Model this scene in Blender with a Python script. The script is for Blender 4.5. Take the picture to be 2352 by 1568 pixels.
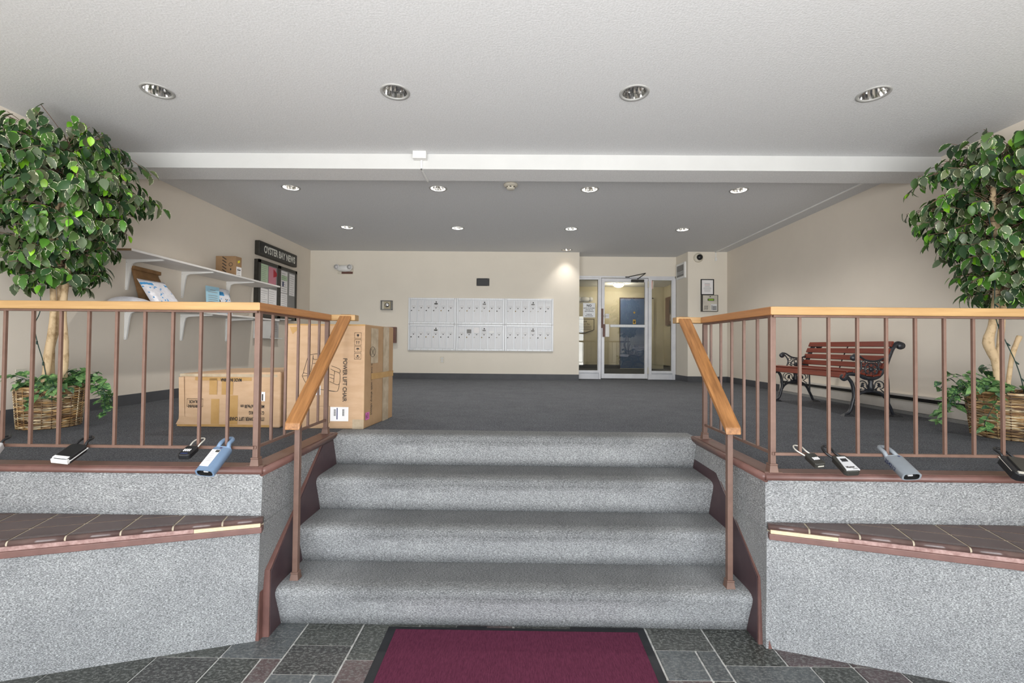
import bpy, bmesh, math, random
from mathutils import Vector, Matrix
PI = math.pi
sc = bpy.context.scene
for o in list(bpy.data.objects): bpy.data.objects.remove(o)
COL = sc.collection

# ---------------------------------------------------------------- camera
yaw, pitch, roll, FPX = 0.0087, 0.0185, 0.0091, 1032.38
cam = bpy.data.cameras.new('camera'); camo = bpy.data.objects.new('camera', cam); COL.objects.link(camo)
cam.sensor_fit = 'HORIZONTAL'; cam.sensor_width = 36; cam.lens = FPX / 2352 * 36
cam.shift_y = -8.622 / 2352; cam.clip_start = 0.02
_r = Vector((math.cos(yaw), math.sin(yaw), 0)); _f0 = Vector((-math.sin(yaw), math.cos(yaw), 0)); _z = Vector((0, 0, 1))
_f = math.cos(pitch) * _f0 + math.sin(pitch) * _z
_u = -math.sin(pitch) * _f0 + math.cos(pitch) * _z
R2 = math.cos(roll) * _r + math.sin(roll) * _u
U2 = math.cos(roll) * _u - math.sin(roll) * _r
mw = Matrix(((R2.x, U2.x, -_f.x, 0), (R2.y, U2.y, -_f.y, 0), (R2.z, U2.z, -_f.z, 1.4966), (0, 0, 0, 1)))
camo.matrix_world = mw
sc.camera = camo
# ---------------------------------------------------------------- world and exposure
w = bpy.data.worlds.new('world'); sc.world = w; w.use_nodes = True
_nt = w.node_tree; bg = _nt.nodes['Background']; bg.inputs[1].default_value = 4.3
_tc = _nt.nodes.new('ShaderNodeTexCoord'); _sp = _nt.nodes.new('ShaderNodeSeparateXYZ'); _rp = _nt.nodes.new('ShaderNodeValToRGB')
_nt.links.new(_tc.outputs['Generated'], _sp.inputs[0])
_ma = _nt.nodes.new('ShaderNodeMath'); _ma.operation = 'MULTIPLY_ADD'; _ma.inputs[1].default_value = 0.5; _ma.inputs[2].default_value = 0.5
_nt.links.new(_sp.outputs[2], _ma.inputs[0]); _nt.links.new(_ma.outputs[0], _rp.inputs[0])
_rp.color_ramp.elements[0].position = 0.47; _rp.color_ramp.elements[0].color = (1.0, 0.99, 0.97, 1)      # lower half set brighter than the sky, added to light the ceiling
_rp.color_ramp.elements[1].position = 0.52; _rp.color_ramp.elements[1].color = (0.62, 0.66, 0.70, 1)     # sky outside
_nt.links.new(_rp.outputs[0], bg.inputs[0])
sc.view_settings.view_transform = 'Standard'; sc.view_settings.look = 'None'
sc.view_settings.gamma = 1.0; sc.view_settings.use_curve_mapping = False
sc.view_settings.exposure = 1.45
pl = bpy.data.lights.new('window_portal', 'AREA'); pl.shape = 'RECTANGLE'; pl.size = 5.7; pl.size_y = 2.75
pl.cycles.is_portal = True
po = bpy.data.objects.new('window_portal', pl); COL.objects.link(po)
po.location = (0, -1.16, 1.38); po.rotation_euler = (PI / 2, 0, 0)
LAMP_W = 19.0       # each recessed downlight
# ---------------------------------------------------------------- dimensions
XL, XR = -3.82, 3.815
ZP, ZC, YB, YD, YS = 0.88, 3.235, 8.27, 8.68, 8.15
RZ = 0.22

# ---------------------------------------------------------------- materials
def srgb(h):
    if isinstance(h, str):
        c = [int(h[i:i + 2], 16) / 255 for i in (0, 2, 4)]
    else: c = [x / 255 for x in h]
    return tuple([(x / 12.92 if x <= 0.04045 else ((x + 0.055) / 1.055) ** 2.4) for x in c] + [1])
MATS = {}
def newmat(name):
    m = bpy.data.materials.new(name); m.use_nodes = True
    nt = m.node_tree; b = nt.nodes['Principled BSDF']
    MATS[name] = m
    return m, nt, b
def N(nt, t, **k):
    n = nt.nodes.new(t)
    for a, v in k.items(): setattr(n, a, v)
    return n
def noisefac(nt, scale, stretch=(1, 1, 1), detail=4, coord='Object', rough=0.6, rx=0.0):
    tc = N(nt, 'ShaderNodeTexCoord'); mp = N(nt, 'ShaderNodeMapping'); mp.inputs['Scale'].default_value = stretch; src_ = tc.outputs[coord]
    if rx:
        m0 = N(nt, 'ShaderNodeMapping'); m0.inputs['Rotation'].default_value = (rx, 0, 0); nt.links.new(src_, m0.inputs[0]); src_ = m0.outputs[0]
    nt.links.new(src_, mp.inputs[0])
    n = N(nt, 'ShaderNodeTexNoise'); n.inputs['Scale'].default_value = scale; n.inputs['Detail'].default_value = detail
    n.inputs['Roughness'].default_value = rough
    nt.links.new(mp.outputs[0], n.inputs['Vector'])
    return n.outputs['Fac']
def ramp(nt, fac, stops):
    r = N(nt, 'ShaderNodeValToRGB')
    el = r.color_ramp.elements
    while len(el) < len(stops): el.new(0.5)
    for e, (p, c) in zip(el, stops): e.position = p; e.color = c
    nt.links.new(fac, r.inputs[0])
    return r.outputs[0]
def bump(nt, b, fac, strength, dist=0.002):
    n = N(nt, 'ShaderNodeBump'); n.inputs['Strength'].default_value = strength; n.inputs['Distance'].default_value = dist
    nt.links.new(fac, n.inputs['Height']); nt.links.new(n.outputs[0], b.inputs['Normal'])
def mat(name, c1, c2=None, rough=0.5, metal=0.0, scale=30, stretch=(1, 1, 1), detail=4, bmp=0.0, lo=0.35, hi=0.65, spec=None, dist=0.002):
    if name in MATS: return MATS[name]
    m, nt, b = newmat(name)
    b.inputs['Roughness'].default_value = rough; b.inputs['Metallic'].default_value = metal
    if spec is not None: b.inputs['Specular IOR Level'].default_value = spec
    c1 = srgb(c1); c2 = srgb(c2) if c2 else tuple([x * 0.88 for x in c1[:3]] + [1])
    f = noisefac(nt, scale, stretch, detail)
    nt.links.new(ramp(nt, f, [(lo, c2), (hi, c1)]), b.inputs['Base Color'])
    if bmp: bump(nt, b, f, bmp, dist)
    return m
def emis(name, col, s):
    m, nt, b = newmat(name)
    b.inputs['Base Color'].default_value = srgb(col); b.inputs['Emission Color'].default_value = srgb(col); b.inputs['Emission Strength'].default_value = s
    return m
def carpet(name, stretch, dark, mid, light, wear=False):
    m, nt, b = newmat(name); b.inputs['Roughness'].default_value = 1; b.inputs['Specular IOR Level'].default_value = 0.05
    f = noisefac(nt, 1, stretch, 3, 'Object', 0.75)
    c = ramp(nt, f, [(0.32, srgb(dark)), (0.5, srgb(mid)), (0.68, srgb(light))])
    f2 = noisefac(nt, 5, (1, 1, 1), 3)
    hs = N(nt, 'ShaderNodeMix', data_type='RGBA', blend_type='MULTIPLY'); hs.inputs['Factor'].default_value = 1
    nt.links.new(c, hs.inputs['A']); nt.links.new(ramp(nt, f2, [(0.3, (0.84, 0.84, 0.85, 1)), (0.7, (1, 1, 1, 1))]), hs.inputs['B'])
    src = hs.outputs['Result']
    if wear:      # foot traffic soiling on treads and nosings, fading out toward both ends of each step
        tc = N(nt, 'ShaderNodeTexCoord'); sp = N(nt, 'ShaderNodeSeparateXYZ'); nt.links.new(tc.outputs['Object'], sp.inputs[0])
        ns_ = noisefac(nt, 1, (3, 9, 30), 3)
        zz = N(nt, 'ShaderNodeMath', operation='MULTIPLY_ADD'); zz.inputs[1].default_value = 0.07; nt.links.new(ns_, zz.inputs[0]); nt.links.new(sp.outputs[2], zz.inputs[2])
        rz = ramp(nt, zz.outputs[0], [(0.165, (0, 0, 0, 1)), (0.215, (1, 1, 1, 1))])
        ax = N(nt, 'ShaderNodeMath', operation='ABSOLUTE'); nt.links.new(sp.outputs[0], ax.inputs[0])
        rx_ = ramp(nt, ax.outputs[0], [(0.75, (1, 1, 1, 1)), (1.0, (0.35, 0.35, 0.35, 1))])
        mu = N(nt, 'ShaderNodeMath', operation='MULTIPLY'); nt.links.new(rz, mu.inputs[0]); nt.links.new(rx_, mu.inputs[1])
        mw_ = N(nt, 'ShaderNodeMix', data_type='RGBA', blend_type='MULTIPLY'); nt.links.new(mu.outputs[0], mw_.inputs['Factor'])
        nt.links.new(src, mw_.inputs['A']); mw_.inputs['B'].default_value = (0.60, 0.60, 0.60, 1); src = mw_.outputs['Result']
    nt.links.new(src, b.inputs['Base Color'])
    bump(nt, b, f, 0.6, 0.004)
    return m
CARPET = carpet('grey_carpet', (110, 330, 330), (86, 87, 87), (140, 141, 141), (204, 205, 204))
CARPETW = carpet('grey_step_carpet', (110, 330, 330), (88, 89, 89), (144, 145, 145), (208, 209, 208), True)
CARPETF = carpet('grey_floor_carpet', (130, 240, 240), (60, 61, 65), (90, 92, 96), (138, 140, 145))
CARPETS = carpet('grey_side_carpet', (330, 110, 330), (88, 89, 90), (142, 143, 143), (204, 205, 205))
WALL = mat('cream_wall_paint', 'e0d7ca', 'ddd4c7', 0.85, scale=2.5, detail=6)
WALLB = mat('cream_back_wall_paint', 'e2dbce', 'dfd8cb', 0.85, scale=2.5, detail=6)
CEIL = mat('ceiling_stucco', 'dcdddf', 'cbcccd', 0.9, scale=90, detail=5, bmp=0.5, lo=0.3, hi=0.7, dist=0.004)
BEAMW = mat('beam_white_paint', 'c9cac9', 'c5c6c5', 0.7, scale=3)
BEAMG = mat('beam_soffit_stucco', 'e4e4e4', 'd2d2d2', 0.9, scale=120, bmp=0.4, dist=0.003)
VINYL = mat('charcoal_vinyl_base', '505155', '48494d', 0.55, scale=4)
BROWN = mat('brown_painted_metal', '70564a', '654c41', 0.45, scale=14)
BROWNT = mat('brown_painted_trim', '6f4f48', '62453f', 0.4, scale=12)
BROWND = mat('dark_brown_board', '4a383b', '403035', 0.5, scale=10)
def woodmat(name, c1, c2, st, sc_=1, rx=0.0):
    m, nt, b = newmat(name); b.inputs['Roughness'].default_value = 0.42
    f = noisefac(nt, sc_, st, 5, rx=rx)
    nt.links.new(ramp(nt, f, [(0.3, srgb(c2)), (0.5, srgb([int(x) for x in [(a + bb) / 2 for a, bb in zip(c1, c2)]])), (0.7, srgb(c1))]), b.inputs['Base Color'])
    return m
OAKX = woodmat('oak_rail_along_x', (174, 141, 94), (152, 118, 74), (3, 60, 60))
OAKY = woodmat('oak_rail_along_y', (178, 126, 78), (146, 98, 58), (60, 3, 60))
OAKS = woodmat('oak_stair_rail', (168, 118, 70), (120, 80, 44), (70, 3.0, 90), 1, -0.73)
BLACK = mat('black_plastic', '1c1d20', '141517', 0.4, scale=20)
BLACKI = mat('black_cast_iron', '34363c', '1d1f23', 0.35, scale=60, bmp=0.4)
CHAR = mat('charcoal_anodised', '3d3c38', '34332f', 0.45, metal=0.3, scale=10)
WHITE = mat('white_paint', 'e9e9e7', 'e0e0de', 0.5, scale=5)
WHITEL = mat('white_laminate', 'd9d6d3', 'cfccc9', 0.5, scale=6)
ALU = mat('brushed_aluminium', 'e2e4e6', 'd4d6d9', 0.42, metal=0.12, scale=3, stretch=(40, 1, 1))
ALUD = mat('mailbox_door_aluminium', 'dcdddf', 'cecfd1', 0.5, metal=0.1, scale=4, stretch=(60, 1, 1))
ALUF = mat('door_frame_aluminium', 'dfe0e3', 'd3d4d8', 0.4, metal=0.2, scale=4)
STEEL = mat('steel', 'cfcbc0', 'c2beb3', 0.35, metal=0.25, scale=8)
SILVER = mat('mirror_reflector', 'e8e8e8', 'dcdcdc', 0.12, metal=1.0, scale=6)
RINGM = mat('downlight_trim_ring', 'a9a9a7', '9f9f9d', 0.5, scale=6)
CARD = mat('cardboard', 'c2a283', 'b99978', 0.85, scale=6, stretch=(1, 1, 4))
CARDD = mat('cardboard_dark', 'a98a68', 'a0815f', 0.85, scale=6)
CARDS = mat('small_parcel_cardboard', '9a7c5c', '8f7254', 0.85, scale=6)
TAPE = mat('brown_packing_tape', 'b5905c', 'ab8652', 0.25, scale=10)
TAPEC = mat('clear_packing_tape', 'b9a890', 'a39279', 0.2, scale=12)
KRAFT = mat('kraft_paper', '8c6a45', '7a5a38', 0.8, scale=12, bmp=0.5)
INK = mat('print_ink', '3a3430', '302b28', 0.8, scale=8)
PAPER = mat('white_paper', 'eceaea', 'e2e0e0', 0.7, scale=4)
PINKP = mat('pink_paper', 'd08a98', 'c98392', 0.7, scale=4)
GREENP = mat('green_paper', 'b9cfb0', 'b0c6a8', 0.7, scale=4)
REDP = mat('red_paper', 'c0303c', 'b02a36', 0.7, scale=4)
BLUEP = mat('blue_card', '9fc6d8', '95bdd0', 0.7, scale=4)
AZURE = mat('blue_print', '3f9ad6', '3a90cb', 0.6, scale=4)
YELLOW = mat('yellow_sticker', 'e6d63a', 'd8c934', 0.6, scale=4)
PINKS = mat('pink_sticker', 'd070b0', 'c766a6', 0.6, scale=4)
MAILER = mat('white_poly_mailer', 'e6e6ec', 'd6d6de', 0.35, scale=14, bmp=0.5)
GREYB = mat('grey_board_fabric', '8c8b89', '838280', 0.9, scale=60)
LETTER = mat('white_lettering', 'dcdcd4', 'd2d2ca', 0.6, scale=4)
TILE = mat('dark_brown_tile', '574541', '4c3b38', 0.35, scale=5)
TILEN = mat('tile_bullnose', '5a4743', '4b3a37', 0.18, scale=8)
GROUT = mat('tan_grout', 'c2b6a0', 'b0a48e', 0.9, scale=40)
GROUTS = mat('slate_grout', 'cfceca', 'a8a7a3', 0.9, scale=30)
RAWP = mat('chipped_pink_substrate', 'a68a84', '80625c', 0.8, scale=40, bmp=0.6)
RAWW = mat('bare_wood_strip', 'cdbb9f', 'bca98c', 0.8, scale=20, stretch=(1, 8, 8))
RUBBER = mat('black_rubber_edge', '202125', '18191c', 0.6, scale=20)
MATR = mat('burgundy_mat_pile', '623145', '4c2434', 1.0, scale=1, stretch=(260, 40, 40), bmp=0.7, spec=0.05, lo=0.3, hi=0.7)
REDW = mat('mahogany_slat', '7a3322', '642618', 0.3, scale=2, stretch=(20, 1, 20))
BARK = mat('ficus_bark', 'c9b08c', 'a08662', 0.8, scale=26, stretch=(1, 1, .7), bmp=0.5, lo=0.32, hi=0.5)
BARKD = mat('ficus_twig', '7c6350', '66503f', 0.8, scale=20)
CORDG = mat('green_light_cord', '1d4038', '17342e', 0.5, scale=20)
SOIL = mat('moss_soil', '4a4030', '3a3226', 1.0, scale=30, bmp=0.8)
BLUEL = mat('blue_plastic', '6e859f', '667c96', 0.4, scale=8)
GREYL = mat('grey_plastic', '80868c', '787e84', 0.45, scale=8)
GREYW = mat('pale_grey_plastic', 'c9c9ca', 'bfbfc0', 0.45, scale=8)
NAVY = mat('navy_ink', '23305c', '1e2a52', 0.6, scale=8)
REDBR = mat('brown_steel_box', '6d4a40', '5f4037', 0.45, scale=8)
BEIGE = mat('beige_plastic', 'd9d3c4', 'cfc9ba', 0.5, scale=8)
LCD = mat('green_lcd', '8fbf3a', '7fae30', 0.3, scale=30)
BLUED = mat('blue_door_paint', '5a7097', '526790', 0.55, scale=4)
VWALL = mat('vestibule_wall_paint', 'c4bca6', 'bdb59f', 0.85, scale=3)
BRASS = mat('brass', 'b89a5a', 'a5884c', 0.3, metal=0.8, scale=8)
HEAT = mat('heater_enamel', 'd6d1c9', 'ccc7bf', 0.5, scale=5)
DARK = mat('dark_slot', '1b1a1a', '131212', 0.7, scale=8)
BULB = emis('lit_bulb', (255, 244, 225), 3.0)
BULBW = emis('warm_lit_bulb', (255, 232, 200), 5.0)
BULBO = mat('unlit_bulb', 'b8b8b6', 'a8a8a6', 0.3, scale=8)
DOME = emis('dome_lamp_glass', (255, 246, 225), 8.0)
EXITM = emis('exit_red', (215, 30, 25), .8)
def glassmat():
    m, nt, b = newmat('door_glass')
    out = nt.nodes['Material Output']
    g = N(nt, 'ShaderNodeBsdfGlossy'); g.inputs['Roughness'].default_value = 0.0
    t = N(nt, 'ShaderNodeBsdfTransparent'); t.inputs['Color'].default_value = (0.78, 0.77, 0.72, 1)
    fr = N(nt, 'ShaderNodeFresnel'); fr.inputs['IOR'].default_value = 1.5
    ad = N(nt, 'ShaderNodeMath', operation='ADD'); ad.inputs[1].default_value = 0.02
    mx = N(nt, 'ShaderNodeMixShader')
    nt.links.new(fr.outputs[0], ad.inputs[0]); nt.links.new(ad.outputs[0], mx.inputs[0]); nt.links.new(t.outputs[0], mx.inputs[1]); nt.links.new(g.outputs[0], mx.inputs[2])
    nt.links.new(mx.outputs[0], out.inputs[0])
    return m
GLASS = glassmat()
def attrmat(name, rough, bmp=0.0, scale=40, stretch=(1, 1, 1)):
    m, nt, b = newmat(name); b.inputs['Roughness'].default_value = rough
    a = N(nt, 'ShaderNodeAttribute', attribute_name='col')
    f = noisefac(nt, scale, stretch, 3)
    mx = N(nt, 'ShaderNodeMix', data_type='RGBA', blend_type='MULTIPLY'); mx.inputs['Factor'].default_value = 1
    nt.links.new(a.outputs['Color'], mx.inputs['A'])
    nt.links.new(ramp(nt, f, [(0.3, (0.6, 0.6, 0.6, 1)), (0.65, (1, 1, 1, 1))]), mx.inputs['B'])
    nt.links.new(mx.outputs['Result'], b.inputs['Base Color'])
    if bmp: bump(nt, b, f, bmp, 0.004)
    return m
WICKER = attrmat('woven_rattan', 0.4, 0.3, 25)
SLATE = attrmat('slate', 0.42, 0.7, 16)
_n = SLATE.node_tree; _f = noisefac(_n, 55, (1, 1.6, 1), 6, rough=0.75); _b = _n.nodes['Principled BSDF']; _l = _b.inputs['Base Color'].links[0].from_socket
_m = N(_n, 'ShaderNodeMix', data_type='RGBA'); _n.links.new(ramp(_n, _f, [(0.50, (0, 0, 0, 1)), (0.56, (0.55, 0.55, 0.55, 1))]), _m.inputs['Factor']); _n.links.new(_l, _m.inputs['A']); _m.inputs['B'].default_value = srgb((128, 130, 126)); _n.links.new(_m.outputs['Result'], _b.inputs['Base Color'])
def leafmat(name, edge_lo, edge_hi, vein, edgecol):
    m, nt, b = newmat(name); b.inputs['Roughness'].default_value = 0.36; b.inputs['Specular IOR Level'].default_value = 0.3
    a = N(nt, 'ShaderNodeAttribute', attribute_name='col')
    uv = N(nt, 'ShaderNodeUVMap'); sep = N(nt, 'ShaderNodeSeparateXYZ'); nt.links.new(uv.outputs[0], sep.inputs[0])
    s = N(nt, 'ShaderNodeMath', operation='SUBTRACT'); s.inputs[1].default_value = 0.5; nt.links.new(sep.outputs[0], s.inputs[0])
    ab = N(nt, 'ShaderNodeMath', operation='ABSOLUTE'); nt.links.new(s.outputs[0], ab.inputs[0])
    f = noisefac(nt, 90, (1, 1, 1), 2)
    k = N(nt, 'ShaderNodeMath', operation='MULTIPLY_ADD'); k.inputs[1].default_value = 0.45; nt.links.new(f, k.inputs[0]); nt.links.new(ab.outputs[0], k.inputs[2])
    r = ramp(nt, k.outputs[0], [(edge_lo, (0, 0, 0, 1)), (edge_hi, (1, 1, 1, 1))])
    al = N(nt, 'ShaderNodeMath', operation='MULTIPLY'); nt.links.new(r, al.inputs[0]); nt.links.new(a.outputs['Alpha'], al.inputs[1])
    mx = N(nt, 'ShaderNodeMix', data_type='RGBA'); nt.links.new(al.outputs[0], mx.inputs['Factor'])
    nt.links.new(a.outputs['Color'], mx.inputs['A']); mx.inputs['B'].default_value = srgb(edgecol)
    if vein:
        f2 = noisefac(nt, 60, (1, 1, 1), 4)
        mv = N(nt, 'ShaderNodeMix', data_type='RGBA'); nt.links.new(ramp(nt, f2, [(0.52, (0, 0, 0, 1)), (0.62, (0.75, 0.75, 0.75, 1))]), mv.inputs['Factor'])
        nt.links.new(mx.outputs['Result'], mv.inputs['A']); mv.inputs['B'].default_value = srgb((150, 190, 110)); src = mv.outputs['Result']
    else: src = mx.outputs['Result']
    nt.links.new(src, b.inputs['Base Color'])
    return m
LEAF = leafmat('ficus_leaf', 0.665, 0.705, False, (205, 208, 176))
IVY = leafmat('ivy_leaf', 0.9, 0.95, True, (210, 225, 180))

# ---------------------------------------------------------------- mesh helpers
class MB:
    def __init__(s): s.v = []; s.f = []; s.m = []; s.mats = []; s.sm = []; s.col = None
    def mi(s, m):
        if m not in s.mats: s.mats.append(m)
        return s.mats.index(m)
    def add(s, vs, fs, m, smooth=False):
        o = len(s.v); s.v += [tuple(v) for v in vs]; i = s.mi(m)
        for f in fs: s.f.append(tuple(o + k for k in f)); s.m.append(i); s.sm.append(smooth)
        return s
    def box(s, a, b, m):
        x0, y0, z0 = [min(p, q) for p, q in zip(a, b)]; x1, y1, z1 = [max(p, q) for p, q in zip(a, b)]
        return s.add([(x0, y0, z0), (x1, y0, z0), (x1, y1, z0), (x0, y1, z0), (x0, y0, z1), (x1, y0, z1), (x1, y1, z1), (x0, y1, z1)],
                     [(3, 2, 1, 0), (4, 5, 6, 7), (0, 1, 5, 4), (1, 2, 6, 5), (2, 3, 7, 6), (3, 0, 4, 7)], m)
    def obox(s, c, ax, ay, az, m):           # centre and half-axis vectors
        c, ax, ay, az = map(Vector, (c, ax, ay, az))
        vs = [c + i * ax + j * ay + k * az for k in (-1, 1) for (i, j) in ((-1, -1), (1, -1), (1, 1), (-1, 1))]
        return s.add(vs, [(3, 2, 1, 0), (4, 5, 6, 7), (0, 1, 5, 4), (1, 2, 6, 5), (2, 3, 7, 6), (3, 0, 4, 7)], m)
    def hull8(s, bot, top, m):               # matching polygons bottom and top
        n = len(bot)
        return s.add(list(bot) + list(top), [tuple(reversed(range(n))), tuple(range(n, 2 * n))] + [(i, (i + 1) % n, n + (i + 1) % n, n + i) for i in range(n)], m)
    def prism(s, poly, d, m):                # 3D polygon extruded by vector d
        d = Vector(d); return s.hull8([Vector(p) for p in poly], [Vector(p) + d for p in poly], m)
    def tube(s, pts, r, m, n=8, closed=False, flat=1.0, up=None):
        pts = [Vector(p) for p in pts]; L = len(pts); rs = r if isinstance(r, (list, tuple)) else [r] * L
        vs = []; prev = None
        for i, p in enumerate(pts):
            if closed: t = pts[(i + 1) % L] - pts[(i - 1) % L]
            else: t = pts[min(i + 1, L - 1)] - pts[max(i - 1, 0)]
            t.normalize()
            a = Vector(up) if up else (prev if prev is not None else (Vector((0, 0, 1)) if abs(t.z) < 0.9 else Vector((1, 0, 0))))
            b = t.cross(a)
            if b.length < 1e-5: b = t.orthogonal()
            b.normalize(); a = b.cross(t).normalized(); prev = a
            for k in range(n):
                an = 2 * PI * k / n
                vs.append(p + rs[i] * (math.cos(an) * b + math.sin(an) * a * flat))
        fs = []
        for i in range(L if closed else L - 1):
            j = (i + 1) % L
            for k in range(n): fs.append((i * n + k, i * n + (k + 1) % n, j * n + (k + 1) % n, j * n + k))
        if not closed: fs += [tuple(reversed(range(n))), tuple((L - 1) * n + k for k in range(n))]
        return s.add(vs, fs, m, True)
    def lathe(s, prof, c, m, n=32, axis='Z', smooth=True, caps=True):   # prof (r, h)
        vs = []; c = Vector(c)
        for r, h in prof:
            for k in range(n):
                a = 2 * PI * k / n; x, y = r * math.cos(a), r * math.sin(a)
                vs.append(c + (Vector((x, y, h)) if axis == 'Z' else Vector((x, -h, y)) if axis == 'Y' else Vector((h, x, y))))
        fs = [(i * n + k, i * n + (k + 1) % n, (i + 1) * n + (k + 1) % n, (i + 1) * n + k) for i in range(len(prof) - 1) for k in range(n)]
        if caps and prof[0][0] > 1e-6: fs.append(tuple(reversed(range(n))))
        if caps and prof[-1][0] > 1e-6: fs.append(tuple((len(prof) - 1) * n + k for k in range(n)))
        return s.add(vs, fs, m, smooth)
    def rect(s, o, ax, ay, m):               # flat rectangle from corner o
        o, ax, ay = map(Vector, (o, ax, ay))
        return s.add([o, o + ax, o + ax + ay, o + ay], [(0, 1, 2, 3)], m)
    def text(s, txt, size, o, ax, ay, m, sx=1.0, align='LEFT', bold=0.0):
        cu = bpy.data.curves.new('t', 'FONT'); cu.body = txt; cu.size = size; cu.align_x = align; cu.offset = bold; cu.resolution_u = 3
        ob = bpy.data.objects.new('t', cu); COL.objects.link(ob)
        dg = bpy.context.evaluated_depsgraph_get(); me = bpy.data.meshes.new_from_object(ob.evaluated_get(dg))
        o, ax, ay = Vector(o), Vector(ax).normalized(), Vector(ay).normalized()
        s.add([o + ax * v.co.x * sx + ay * v.co.y for v in me.vertices], [tuple(p.vertices) for p in me.polygons], m)
        bpy.data.objects.remove(ob); bpy.data.curves.remove(cu); bpy.data.meshes.remove(me)
        return s
    def build(s, name, parent=None, loc=None, bevel=0.0, seg=2, clip=None):
        me = bpy.data.meshes.new(name)
        loc = Vector(loc) if loc else Vector((0, 0, 0))
        me.from_pydata([tuple(Vector(v) - loc) for v in s.v], [], s.f)
        for mm in s.mats: me.materials.append(mm)
        me.polygons.foreach_set('material_index', s.m); me.polygons.foreach_set('use_smooth', s.sm)
        if s.col is not None:
            a = me.color_attributes.new('col', 'FLOAT_COLOR', 'POINT')
            flat = []
            for c in s.col: flat += list(c)
            a.data.foreach_set('color', flat)
        me.update()
        if clip is not None:
            bm = bmesh.new(); bm.from_mesh(me); r_ = bmesh.ops.bisect_plane(bm, geom=bm.verts[:] + bm.edges[:] + bm.faces[:], plane_co=(0, clip - loc.y, 0), plane_no=(0, 1, 0), clear_outer=True)
            bmesh.ops.holes_fill(bm, edges=[e for e in bm.edges if e.is_boundary]); bm.to_mesh(me); bm.free()
        o = bpy.data.objects.new(name, me); COL.objects.link(o)
        o.location = loc
        if parent:
            o.parent = parent; o.location = loc - WORLD[parent.name]
        WORLD[o.name] = loc.copy()
        if bevel:
            b = o.modifiers.new('bevel', 'BEVEL'); b.width = bevel; b.segments = seg; b.limit_method = 'ANGLE'; b.angle_limit = 0.6
        return o
WORLD = {}
def thing(name, label, cat, loc=(0, 0, 0), group=None):
    o = bpy.data.objects.new(name, None); COL.objects.link(o); o.empty_display_size = 0.1
    o.location = loc; WORLD[o.name] = Vector(loc)
    return tag(o, label, cat, group)
def tag(o, label, cat, group=None):
    o['label'] = label; o['category'] = cat
    if group: o['group'] = group
    return o
def struct(o): o['kind'] = 'structure'; return o
def copy_thing(src, loc, label, group=None):
    r = src.copy(); COL.objects.link(r); r.location = loc; r['label'] = label
    if group: r['group'] = group
    def rec(a, b):
        for ch in list(a.children):
            c = ch.copy(); COL.objects.link(c); c.parent = b; rec(ch, c)
    rec(src, r)
    return r
def smooth_path(pts, n=6):
    pts = [Vector(p) for p in pts]; out = []
    for i in range(len(pts) - 1):
        p0 = pts[max(i - 1, 0)]; p1 = pts[i]; p2 = pts[i + 1]; p3 = pts[min(i + 2, len(pts) - 1)]
        for k in range(n):
            t = k / n
            out.append(0.5 * ((2 * p1) + (p2 - p0) * t + (2 * p0 - 5 * p1 + 4 * p2 - p3) * t * t + (3 * p1 - p0 - 3 * p2 + p3) * t ** 3))
    out.append(pts[-1]); return out

# ================================================================ SETTING
# platform floor and vestibule floor
b = MB()
b.box((XL, 2.30, 0.80), (-1.30, 3.15, ZP), CARPETF); b.box((1.28, 2.30, 0.80), (XR, 3.15, ZP), CARPETF)
b.box((XL, 3.15, 0.80), (XR, YD, ZP), CARPETF); b.box((0.6, YD, 0.80), (5.0, 13.1, ZP), CARPETF)
struct(b.build('floor'))
# slate entry floor
b = MB(); b.box((XL - 0.1, -1.3, -0.06), (XR + 0.1, 2.5, -0.006), GROUTS)
random.seed(11)
U = 0.1; nx, ny = 78, 38; x00 = XL - 0.08; used = [[False] * ny for _ in range(nx)]
sizes = [(2, 2), (3, 2), (2, 3), (3, 3), (4, 3), (4, 2), (3, 4)]
cols = [(66, 68, 64), (74, 75, 72), (84, 70, 72), (92, 96, 98), (62, 61, 60), (88, 74, 74), (68, 70, 66)]
col = [srgb((110, 110, 106))] * 8
for j in range(ny - 1, -1, -1):
    for i in range(nx):
        if used[i][j]: continue
        opts = sizes[:]; random.shuffle(opts); opts += [(2, 1), (1, 2), (1, 1)]
        for (a, c) in opts:
            if i + a <= nx and j - c + 1 >= 0 and all(not used[i + p][j - q] for p in range(a) for q in range(c)): break
        for p in range(a):
            for q in range(c): used[i + p][j - q] = True
        g = 0.006; X0, X1 = x00 + i * U + g, x00 + (i + a) * U - g; Y1 = 2.46 - (ny - 1 - j) * U - g; Y0 = Y1 - c * U + 2 * g
        if Y1 < -1.28: continue
        Y0 = max(Y0, -1.28)
        b.box((X0, Y0, -0.02), (X1, Y1, 0.0), SLATE)
        cc = random.choice(cols); k = random.uniform(0.85, 1.1); col += [srgb([v * k for v in cc])] * 8
b.col = col
struct(b.build('floor'))

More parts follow.
